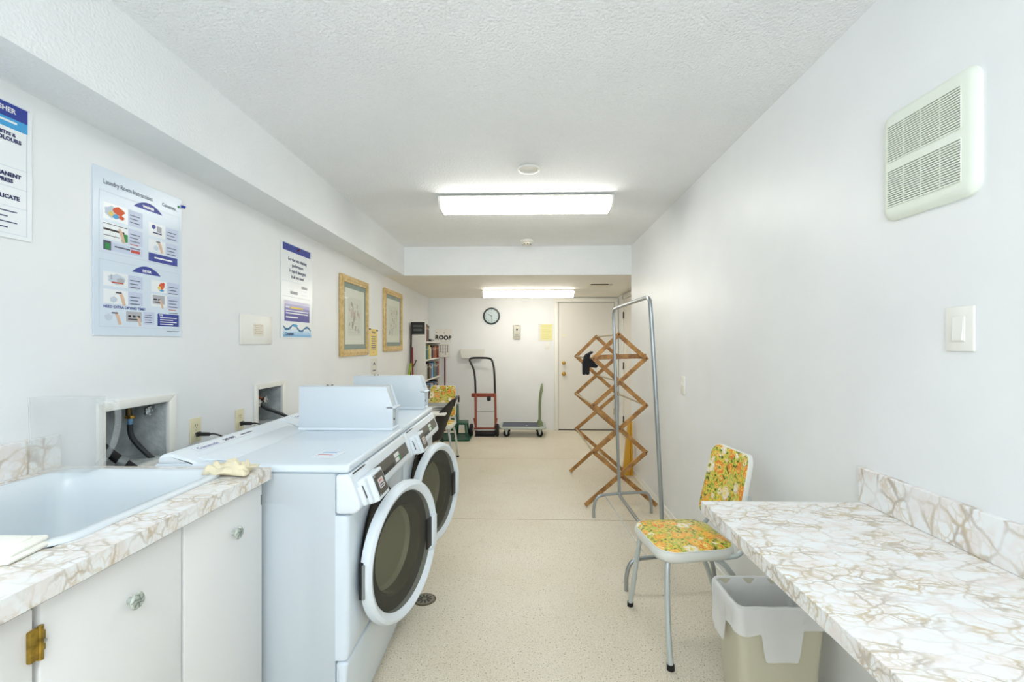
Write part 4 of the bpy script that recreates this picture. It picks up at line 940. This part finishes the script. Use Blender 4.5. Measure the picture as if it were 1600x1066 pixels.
# black socks over the top left dowel
m = MB(); BK = mat('black_knit', (20, 22, 26), .85, bump=.5, bscale=400)
ol = [(-.055, .012), (-.035, .030), (-.01, .038), (.01, .052), (.028, .050), (.026, .036), (.0, .020), (-.004, -.002), (.028, -.018), (.052, -.060), (.078, -.078), (.060, -.098), (.02, -.092), (-.008, -.088), (-.008, -.15), (-.028, -.158), (-.04, -.145), (-.058, -.158), (-.070, -.15), (-.072, -.05)]
Mk = Matrix.Translation((.585, 4.02, 1.262)) @ Matrix.Rotation(.35, 4, 'Z') @ Matrix(((1, 0, 0, 0), (0, 0, -1, 0), (0, 1, 0, 0), (0, 0, 0, 1)))
m.prism(ol, -.016, .014, BK, Mk, .006, 3); m.build('black_sock', label='black sock draped over the top left corner of the drying rack', cat='sock', loc=(.585, 4.02, 1.2), ang=80)
# folded floor sign behind the rack
t = thing('floor_sign', (1.105, 4.93, 0), 'folded yellow floor sign leaning on the right wall behind the drying rack', 'floor sign')
YS = mat('amber_yellow_plastic', (214, 160, 44), .4)
m = MB(); m.prism([(-.065, 0), (.012, 0), (.012, .56), (.002, .585), (-.008, .56)], -.16, -.10, YS, Matrix(((1, 0, 0, 0), (0, 0, 1, 0), (0, 1, 0, 0), (0, 0, 0, 1))), .004, 2); m.build('front_panel', parent=t)
m = MB(); m.prism([(.016, 0), (.040, 0), (.030, .56), (.020, .585), (.014, .56)], -.16, -.10, YS, Matrix(((1, 0, 0, 0), (0, 0, 1, 0), (0, 1, 0, 0), (0, 0, 0, 1))), .003, 2); m.build('rear_panel', parent=t)

# ---------------------------------------------------------------- floor drain
t = thing('floor_drain', (-.535, 2.443, 0), 'round metal floor drain beside the washing machine door', 'floor drain')
DM = mat('drain_metal', (140, 134, 120), .45, .6); m = MB()
m.lathe([(.052, 0), (.052, .003), (.044, .004), (0, .0045)], DM, None, 32); m.lathe([(.053, .0005), (.060, .0005), (.062, 0)], mat('drain_dirt', (92, 80, 60), .8), None, 32); m.build('grate', parent=t)
m = MB()
for k in range(10):
    a = k*PI/5; m.box(.014, .040, -.0038, .0038, .0035, .0052, BLACK, M=Matrix.Rotation(a, 4, 'Z')); m.cut()
m.build_each('slot', parent=t)

# ---------------------------------------------------------------- back wall items
t = thing('wall_clock', (-.513, YB, 1.818), 'round wall clock with dark rim on the back wall', 'clock')
T = Matrix(((1, 0, 0, 0), (0, 0, -1, 0), (0, 1, 0, 0), (0, 0, 0, 1)))
m = MB(); m.lathe([(.134, 0), (.136, .015), (.128, .03), (.116, .032), (.110, .020), (.110, .012)], mat('dark_teal_rim', (48, 66, 66), .3), T, 48); m.build('rim', parent=t)
m = MB(); m.lathe([(.112, .012), (.09, .0125), (0, .0128)], mat('clock_face', (206, 222, 224), .4), T, 48); m.build('face', parent=t)
m = MB()
for k in range(12): m.box(-.003, .003, .088, .10, .0128, .014, INK, M=T @ Matrix.Rotation(k*PI/6, 4, 'Z')); m.cut()
m.build_each('hour_mark', parent=t)
m = MB(); m.box(-.004, .004, -.01, .062, .014, .016, INK, M=T @ Matrix.Rotation(1.1, 4, 'Z')); m.cut(); m.box(-.003, .003, -.012, .085, .016, .018, INK, M=T @ Matrix.Rotation(PI+.05, 4, 'Z')); m.cut(); m.build_each('hand', parent=t)
t = thing('intercom_plate', (-.106, YB, 1.56), 'grey intercom plate with a dark button on the back wall', 'intercom')
m = MB(); m.box(-.058, .058, -.115, .115, 0, .02, mat('intercom_grey', (196, 194, 180), .4, .2), .006, 3, T); m.build('plate', parent=t)
m = MB(); m.lathe([(.016, .02), (.014, .026), (0, .027)], BLACK, T @ Matrix.Translation((0, .04, 0)), 16); m.build('button', parent=t)
m = MB(); m.box(-.03, .03, -.05, -.042, .02, .021, INK, M=T); m.box(-.045, .045, -.082, -.074, .02, .022, mat('dark_slot2', (120, 118, 106), .6), M=T); m.box(-.03, .03, .105, .112, .02, .022, mat('dark_slot2', (120, 118, 106), .6), M=T); m.build('marking', parent=t)
t = thing('notice_sleeve', (.35, YB, 1.555), 'yellow handwritten notice in a clear sleeve beside the back door', 'notice')
m = MB(); m.box(-.115, .12, -.145, .14, .001, .002, mat('sleeve_plastic', (226, 226, 224), .3), M=T); m.build('sleeve', parent=t)
m = MB(); m.box(-.08, .11, -.125, .13, .002, .003, mat('pale_yellow_paper', (232, 228, 168), .7), M=T)
for k in range(8): m.box(-.06, .09-.02*(k % 3), .10-k*.028, .104-k*.028, .003, .0035, mat('faint_writing', (196, 186, 110), .7), M=T)
m.build('paper', parent=t)
t = thing('light_switch', (.38, YB, 1.345), 'small white switch below the yellow notice', 'light switch')
m = MB(); m.box(-.035, .035, -.057, .057, 0, .006, TRIMW, .002, 2, T); m.build('plate', parent=t)
m = MB(); m.box(-.005, .005, -.01, .012, .006, .016, TRIMW, .001, 1, T); m.build('toggle', parent=t)
t = thing('paper_tray', (-.815, YB, 1.14), 'white plastic paper tray mounted on the back wall above the hand truck', 'wall tray')
m = MB(); PW = mat('tray_white', (226, 226, 220), .5)
m.prism([(-.17, 0), (.165, 0), (.195, .15), (-.195, .15)], 0, .012, PW, T, .002, 1)
m.prism([(-.165, 0), (.16, 0), (.19, .135), (-.19, .135)], .075, .08, PW, T, .002, 1)
m.prism([(-.165, 0), (.16, 0), (.16, .006), (-.165, .006)], .01, .08, PW, T); m.prism([(-.17, 0), (-.165, 0), (-.19, .14), (-.195, .14)], .01, .08, PW, T); m.prism([(.16, 0), (.165, 0), (.195, .14), (.19, .14)], .01, .08, PW, T)
m.build('tray', parent=t)

# ---------------------------------------------------------------- hand truck
t = thing('hand_truck', (-.6, 6.85, 0), 'red and black hand truck leaning on the back wall', 'hand truck')
P = Matrix.Translation((.6, -6.85, 0)); TRK = mat('rust_red_paint', (146, 68, 44), .45)
m = MB(); m.M = P; m.tube([(-.735, 6.97, .58), (-.760, 7.08, .95), (-.845, 7.13, 1.10), (-.845, 7.14, 1.14), (-.80, 7.145, 1.152), (-.56, 7.145, 1.152), (-.50, 7.14, 1.13), (-.475, 7.12, 1.05), (-.455, 7.08, .95), (-.435, 6.97, .58)], .016, BLACK, 12, 2); m.build('handle', parent=t)
m = MB(); m.M = P
m.tube([(-.735, 6.965, .60), (-.715, 6.80, .05)], .018, TRK, 12); m.tube([(-.435, 6.965, .60), (-.415, 6.80, .05)], .018, TRK, 12)
m.box(-.80, -.42, 6.95, 6.985, .555, .615, TRK, .008, 2); m.box(-.74, -.40, 6.78, 6.81, .09, .12, TRK, .005, 2); m.bar((-.745, 6.87, .25), (-.70, 6.80, .05), .03, .03, TRK); m.bar((-.405, 6.87, .25), (-.44, 6.80, .05), .03, .03, TRK)
m.build('frame', parent=t)
m = MB(); m.M = P; m.tube([(-.73, 6.90, .345), (-.43, 6.90, .345)], .006, STEEL, 8); m.build('cross_rod', parent=t)
m = MB(); m.M = P; m.box(-.72, -.42, 6.69, 6.77, .002, .010, BLACK, .003, 1); m.box(-.72, -.42, 6.765, 6.78, .008, .075, BLACK, .003, 1); m.build('toe_plate', parent=t)
m = MB(); m.M = P; m.box(-.56, -.50, 6.935, 6.955, .50, .57, BLACK, .01, 2); m.lathe([(0, .02), (.02, .015), (.022, 0)], BLACK, Matrix.Translation((-.53, 6.935, .50)), 12); m.build('latch', parent=t)
for x in (-.775, -.39):
    m = MB(); m.M = P @ Matrix(((0, 0, 1, x), (1, 0, 0, 6.74), (0, 1, 0, .0945), (0, 0, 0, 1)))
    m.lathe([(.02, -.02), (.085, -.024), (.094, -.012), (.094, .012), (.085, .024), (.02, .02)], RUBBER, None, 32); m.lathe([(0, -.022), (.03, -.022), (.03, .022), (0, .022)], TRK, None, 16); m.build('wheel', parent=t)
m = MB(); m.M = P; m.tube([(-.775, 6.74, .0945), (-.39, 6.74, .0945)], .008, STEEL, 8); m.build('axle', parent=t)

# ---------------------------------------------------------------- platform cart
t = thing('platform_cart', (-.01, 6.86, 0), 'flat platform cart with a dark blue deck by the back door', 'cart')
P = Matrix.Translation((.01, -6.86, 0)); m = MB(); m.M = P
m.loft([[(x, y, z) for x, y, _ in rrect(-.01, 6.86, .345-k, .215-k, .04, 0)] for z, k in ((.118, .006), (.122, 0), (.150, 0), (.155, .004), (.155, .02))], mat('grey_metal_rim', (176, 184, 176), .35, .4), cap0=True, cap1=True); m.build('deck_rim', parent=t)
m = MB(); m.M = P; m.box(-.315, .245, 6.675, 7.045, .1545, .158, mat('blue_grey_mat', (72, 80, 96), .6), .002, 1); m.box(.03, .06, 6.74, 6.78, .158, .1585, PWHITE); m.build('deck_mat', parent=t)
for x, y in ((-.25, 6.72), (-.25, 7.0), (.24, 6.72), (.24, 7.0)):
    m = MB(); m.M = P; m.prism([(-.03, 0), (.03, 0), (.008, -.085), (-.008, -.085)], -.03, -.024, mat('grey_metal_rim', (176, 184, 176), .35, .4), Matrix(((1, 0, 0, x), (0, 0, 1, y), (0, 1, 0, .12), (0, 0, 0, 1))), .001, 1); cs = m.build('caster_fork', parent=t)
    m = MB(); m.M = P @ Matrix(((1, 0, 0, x), (0, 0, 1, y), (0, 1, 0, .048), (0, 0, 0, 1))); m.lathe([(0, -.016), (.042, -.016), (.048, -.008), (.048, .008), (.042, .016), (0, .016)], RUBBER, None, 24); m.build('wheel', parent=cs)
m = MB(); m.M = P; GG = mat('sage_green_paint', (128, 142, 104), .45)
m.tube([(.245, 6.75, .16), (.245, 6.75, .55), (.275, 6.75, .70), (.28, 6.78, .76), (.28, 6.95, .76), (.275, 6.98, .70), (.245, 6.98, .55), (.245, 6.98, .16)], .016, GG, 12, 2); m.build('handle', parent=t)
m = MB(); m.M = P; m.prism([(.20, .155), (.30, .155), (.27, .21), (.225, .21)], 6.735, 6.765, GG, Matrix(((1, 0, 0, 0), (0, 0, 1, 0), (0, 1, 0, 0), (0, 0, 0, 1))), .003, 1); m.cut(); m.prism([(.20, .155), (.30, .155), (.27, .21), (.225, .21)], 6.965, 6.995, GG, Matrix(((1, 0, 0, 0), (0, 0, 1, 0), (0, 1, 0, 0), (0, 0, 0, 1))), .003, 1); m.cut(); m.build_each('handle_bracket', parent=t)

# ---------------------------------------------------------------- bookshelf, books, box and signs
bs = thing('bookshelf', (-1.42, 6.65, 0), 'white bookshelf against the left wall in the rear corner', 'bookshelf')
P = Matrix.Translation((1.42, -6.65, 0)); X0, X1, YS0, YS1 = -1.52, -1.322, 6.10, 7.18
SHW = mat('bookshelf_white', (232, 230, 224), .5)
m = MB(); m.M = P; m.box(X0, X1, YS0, YS0+.02, 0, 1.502, SHW, .002, 1); m.build('side_panel', parent=bs)
m = MB(); m.M = P; m.box(X0, X1, YS1-.02, YS1, 0, 1.40, SHW, .002, 1); m.build('side_panel', parent=bs)
m = MB(); m.M = P; m.box(X0-.008, X0, YS0, YS1, 0, 1.40, SHW); m.build('back_panel', parent=bs)
SH = [1.388, 1.142, .858, .58, .30, .06]
for z in SH:
    m = MB(); m.M = P; m.box(X0, X1, YS0+.02, YS1-.02, z, z+.018, SHW, .002, 1); m.build('shelf', parent=bs)
def book(y, wd, z, h, d, rgb, cname, label, group):
    m = MB(); mt = mat('book_'+cname.replace(' ', '_'), rgb, .5, var=.2, vscale=30)
    xf = X1-.012-random.random()*.015; PG = mat('book_pages', (228, 222, 204), .8)
    m.box(xf-d, xf, y, y+.003, z, z+h, mt); m.box(xf-d, xf, y+wd-.003, y+wd, z, z+h, mt); m.box(xf-.004, xf, y, y+wd, z, z+h, mt, .001, 1)
    m.box(xf-d+.004, xf-.004, y+.003, y+wd-.003, z+.003, z+h-.003, PG); m.box(xf-.001, xf+.0006, y+wd*.2, y+wd*.8, z+h*.72, z+h*.82, mat('spine_title', (214, 204, 178), .6))
    m.build('book', label=label, cat='book', group=group, loc=(xf-d/2, y+wd/2, z))
cols = {'blue': (48, 100, 150), 'sea green': (90, 140, 130), 'olive': (150, 150, 70), 'yellow': (220, 200, 110), 'white': (226, 222, 210), 'dark maroon': (66, 24, 30), 'rose': (170, 96, 100), 'dark brown': (56, 34, 22), 'orange': (200, 112, 60), 'black': (26, 26, 28), 'teal': (40, 110, 130), 'sky blue': (70, 150, 205), 'grey': (120, 122, 118), 'tan': (150, 120, 84), 'navy': (36, 44, 72), 'red': (150, 44, 36), 'charcoal': (50, 52, 52), 'pale blue': (170, 200, 214)}
order = {'upper': ['blue', 'teal', 'sea green', 'olive', 'yellow', 'white', 'dark maroon', 'black', 'rose', 'dark brown', 'orange', 'tan', 'red', 'charcoal'],
         'middle': ['black', 'grey', 'white', 'charcoal', 'dark brown', 'tan', 'dark maroon', 'sky blue', 'pale blue', 'blue', 'olive', 'navy', 'teal', 'red', 'rose'],
         'lower': ['charcoal', 'white', 'tan', 'navy', 'sky blue', 'pale blue', 'orange', 'blue', 'grey', 'black', 'red']}
for key, z, hm in (('upper', SH[1]+.018, .20), ('middle', SH[2]+.018, .235), ('lower', SH[3]+.018, .225)):
    y = YS0+.025; n = len(order[key]); avail = (YS1-.025-y)/n
    for i, cn in enumerate(order[key]):
        wd = avail*(.86+.1*random.random()); h = hm*(.82+.18*random.random())
        book(y, wd, z, h, .14+.03*random.random(), cols[cn], cn, '%s book on the %s visible bookshelf board' % (cn, key), 'books on the %s board of the bookshelf' % key); y += avail
z = SH[0]+.018
book(YS0+.06, .10, z, .245, .16, (226, 226, 220), 'binder white', 'white binder on top of the bookshelf directly behind the black box', 'books on top of the bookshelf')
book(YS0+.17, .075, z, .24, .15, (136, 96, 84), 'faded brown', 'faded brown book on top of the bookshelf beside the white binder', 'books on top of the bookshelf')
book(YS0+.25, .06, z, .225, .15, (74, 58, 48), 'deep brown', 'deep brown book on top of the bookshelf, farthest from the black box', 'books on top of the bookshelf')
t = thing('black_box', (-1.43, 6.11, 1.5025), 'black box with faint grey lettering on top of the bookshelf', 'box')
# the box rests on the near panel and the books' board behind it
m = MB(); m.box(-.09, .092, -.012, .03, 0, .165, mat('black_card', (30, 34, 34), .5), .003, 2); m.build('box', parent=t)
m = MB(); m.M = Matrix(((1, 0, 0, 0), (0, 0, -1, -.0125), (0, 1, 0, 0), (0, 0, 0, 1)))
m.box(-.065, .065, .10, .125, 0, .0005, mat('faint_grey_print', (92, 100, 98), .6)); m.box(-.06, .06, .045, .075, 0, .0005, MATS['faint_grey_print']); m.build('lettering', parent=t)
m = MB(); m.box(-1.40, -1.34, 6.55, 6.67, z, z+.018, BLACK, .006, 2); m.box(-1.395, -1.345, 6.56, 6.60, z+.018, z+.034, BLACK, .004, 2); m.tube([(-1.37, 6.64, z+.025), (-1.36, 6.74, z+.03), (-1.35, 6.80, z+.015)], .006, GREY, 8, 1)
m.build('stapler', label='small black stapler lying on top of the bookshelf below the ROOF sign', cat='stapler')
t = thing('roof_sign', (-1.295, YB, 1.50), 'white sign reading ROOF on the back wall above the bookshelf end', 'sign')
m = MB(); m.box(-.14, .14, -.10, .115, .002, .006, mat('sign_white', (232, 230, 224), .45), .001, 1, T @ Matrix.Rotation(-.03, 4, 'Z')); m.build('board', parent=t)
m = MB(); m.text('ROOF', .095, BLACK, T @ Matrix.Rotation(-.06, 4, 'Z') @ Matrix.Translation((.005, -.03, .0065)), 'CENTER', .0005, .0045, 1.0); m.build('lettering', parent=t)
m = MB()
for u, v in ((-.105, .055), (.02, .045)): m.lathe([(.008, .006), (.006, .009), (0, .01)], INK, T @ Matrix.Translation((u, v, 0)), 10); m.cut()
m.build_each('screw', parent=t)
t = thing('hanging_card', (-1.235, 7.06, 1.165), 'white card with vertical black writing hanging below the ROOF sign', 'sign')
m = MB(); m.M = T; m.box(-.085, .085, 0, .215, 0, .004, mat('card_white', (224, 222, 214), .5), .001, 1); m.build('card', parent=t)
m = MB(); m.M = T
for k, hh in enumerate((.13, .15, .155, .11)):
    u = -.055+.036*k
    for q in range(int(hh/.022)): m.box(u-.008, u+.006, .185-q*.022-.014, .185-q*.022, .004, .0046, INK)
m.build('lettering', parent=t)
m = MB(); m.M = T; m.tube([(-.05, .20, .002), (-.09, .235, -.01), (-.11, .235, -.015)], .002, BLACK, 6); m.build('hook', parent=t)
# long handles around the bookshelf
def pole(name, pts, r, m_, label, cat, extra=None):
    m = MB(); base = Vector(pts[0]); m.tube(pts, r, m_, 10)
    if extra: extra(m)
    return m.build(name, label=label, cat=cat, loc=tuple(base))
pole('broom_handle', [(-1.50, 5.93, .0), (-1.502, 6.06, 1.62)], .010, mat('black_brown_pole', (46, 26, 24), .5), 'dark broom handle leaning beside the left wall by the bookshelf', 'broom')
pole('brush', [(-1.40, 5.80, .0), (-1.49, 6.05, 1.33)], .011, mat('dark_red_pole', (140, 36, 36), .45), 'red-handled brush leaning against the side of the bookshelf', 'brush', lambda m: m.tube([(-1.462, 5.95, 1.06), (-1.43, 5.96, 1.12), (-1.415, 5.96, 1.16)], .009, mat('grey_brown_stick', (96, 76, 66), .6), 8))
pole('duster', [(-1.50, 5.80, .0), (-1.505, 5.90, .80), (-1.50, 5.92, .98), (-1.478, 5.93, 1.12)], .016, mat('lime_green_plastic', (150, 176, 40), .5), 'lime green handled duster standing left of the bookshelf', 'duster')
pole('mop_handle', [(-1.235, 7.12, .0), (-1.262, 7.262, 1.32)], .012, mat('mahogany_pole', (92, 26, 20), .45), 'dark red mop handle leaning on the back wall right of the bookshelf', 'mop')

# ---------------------------------------------------------------- table, magazines, black chair, green child's chair
t = thing('small_table', (-1.12, 4.52, 0), 'small white table with magazines between washing machines and bookshelf', 'table')
m = MB(); TW = mat('table_white', (232, 230, 222), .4); m.box(-.40, .40, -.36, .30, .715, .74, TW, .006, 3); m.build('tabletop', parent=t)
m = MB(); m.box(-.36, .25, -.32, .26, .67, .715, TW); m.build('apron', parent=t)
for x in (-.36, .22):
    for y in (-.31, .25):
        m = MB(); m.tube([(x, y, .66), (x, y, 0)], .014, mat('table_leg_metal', (200, 200, 196), .4, .5), 10); m.build('leg', parent=t)
for k, (rgb, cn, rz) in enumerate((((210, 208, 202), 'pale grey', .1), ((60, 62, 62), 'charcoal', -.15), ((222, 216, 204), 'cream', .25), ((150, 152, 148), 'mid grey', -.05))):
    m = MB(); R_ = Matrix.Translation((-.90+.008*k, 4.42, .7405+k*.012)) @ Matrix.Rotation(rz, 4, 'Z'); mt = mat('magazine_'+cn.replace(' ', '_'), rgb, .35)
    m.box(-.14, .14, -.11, .11, 0, .0022, mt, M=R_); m.box(-.138, .138, -.108, .108, .002, .0095, mat('magazine_pages', (230, 228, 220), .7), M=R_); m.box(-.14, .14, -.11, .11, .0095, .0115, mt, M=R_)
    m.build('magazine', label='%s magazine in the stack on the small white table, %s' % (cn, ('bottom one', 'second from bottom', 'second from top', 'topmost')[k]), cat='magazine', group='magazines on the small table', loc=(-.90, 4.42, .7405+k*.012))
t = thing('black_chair', (-.93, 4.35, 0), 'black shell chair pushed in at the small white table', 'chair')
m = MB()
prof = [(-.22, .455), (-.05, .445), (.08, .445), (.135, .47), (.165, .54), (.20, .64), (.245, .76), (.29, .86)]
m.grid(lambda u, v: (lambda i, f: (prof[i][0]*(1-f)+prof[min(i+1, 7)][0]*f-(.02+.19*max(0, 1-abs(u-.5)/.5 if u > .5 else .2+1.6*u))*(2*v-1)**2, (v-.5)*(.42-.22*max(0, u-.55)), prof[i][1]*(1-f)+prof[min(i+1, 7)][1]*f))(min(int(u*7), 6), u*7-min(int(u*7), 6)), 28, 14, mat('black_shell', (24, 23, 22), .55))
m.build('seat_shell', parent=t, solid=.012, ang=60)
m = MB(); m.tube([(.285, .15, .80), (.29, .13, .86), (.29, .10, .868), (.29, -.10, .868), (.29, -.13, .86), (.285, -.15, .80)], .008, BLACK, 8, 2); m.build('back_rim', parent=t)
for x in (-.19, .12):
    for y in (-.16, .16):
        m = MB(); m.tube([(x, y, .44), (x*1.25, y*1.15, 0.0)], .010, BLACK, 10); m.build('leg', parent=t)
t = thing('child_chair', (-.93, 6.66, 0), 'dark green plastic child chair on a green tray by the back wall', 'chair')
DG = mat('dark_green_plastic', (24, 84, 62), .4)
m = MB(); m.box(-.06, .11, -.13, .13, .205, .235, DG, .01, 3); m.build('seat', parent=t)
m = MB(); m.prism([(-.07, .20), (-.03, .20), (-.04, .48), (-.065, .48)], -.13, .13, DG, Matrix(((1, 0, 0, 0), (0, 0, 1, 0), (0, 1, 0, 0), (0, 0, 0, 1))), .008, 3); bk_ = m.build('backrest', parent=t)
m = MB(); m.box(-.062, -.042, -.140, -.131, .38, .42, mat('pale_sticker', (150, 200, 196), .5)); 
m.box(-.12, -.035, -.1315, -.10, .12, .30, DG, .006, 2); m.build('arm_panel', parent=bk_)
for x in (-.05, .09):
    for y in (-.11, .11):
        m = MB(); m.tube([(x, y, .21), (x*1.2, y*1.1, .028)], .016, DG, 10, flat=.8); m.build('leg', parent=t)
m = MB(); m.loft([[(x, y, z_) for x, y, _ in rrect(-1.0, 6.60, .245-k, .24-k, .03, 0)] for z_, k in ((0, .01), (.02, 0), (.025, 0), (.025, .015), (.015, .02))], DG, cap0=True, cap1=True)
m.build('plastic_tray', label='flat dark green plastic tray under the child chair', cat='tray', loc=(-1.0, 6.60, 0))

# the sink corner as a whole stands two centimetres nearer the viewer
for o in list(COL.objects):
    if o.parent is None and o.name.split('.')[0] in ('sink_cabinet', 'countertop', 'laundry_sink', 'cleaning_rag', 'folded_cloth', 'clear_jug'): o.location.y -= .02
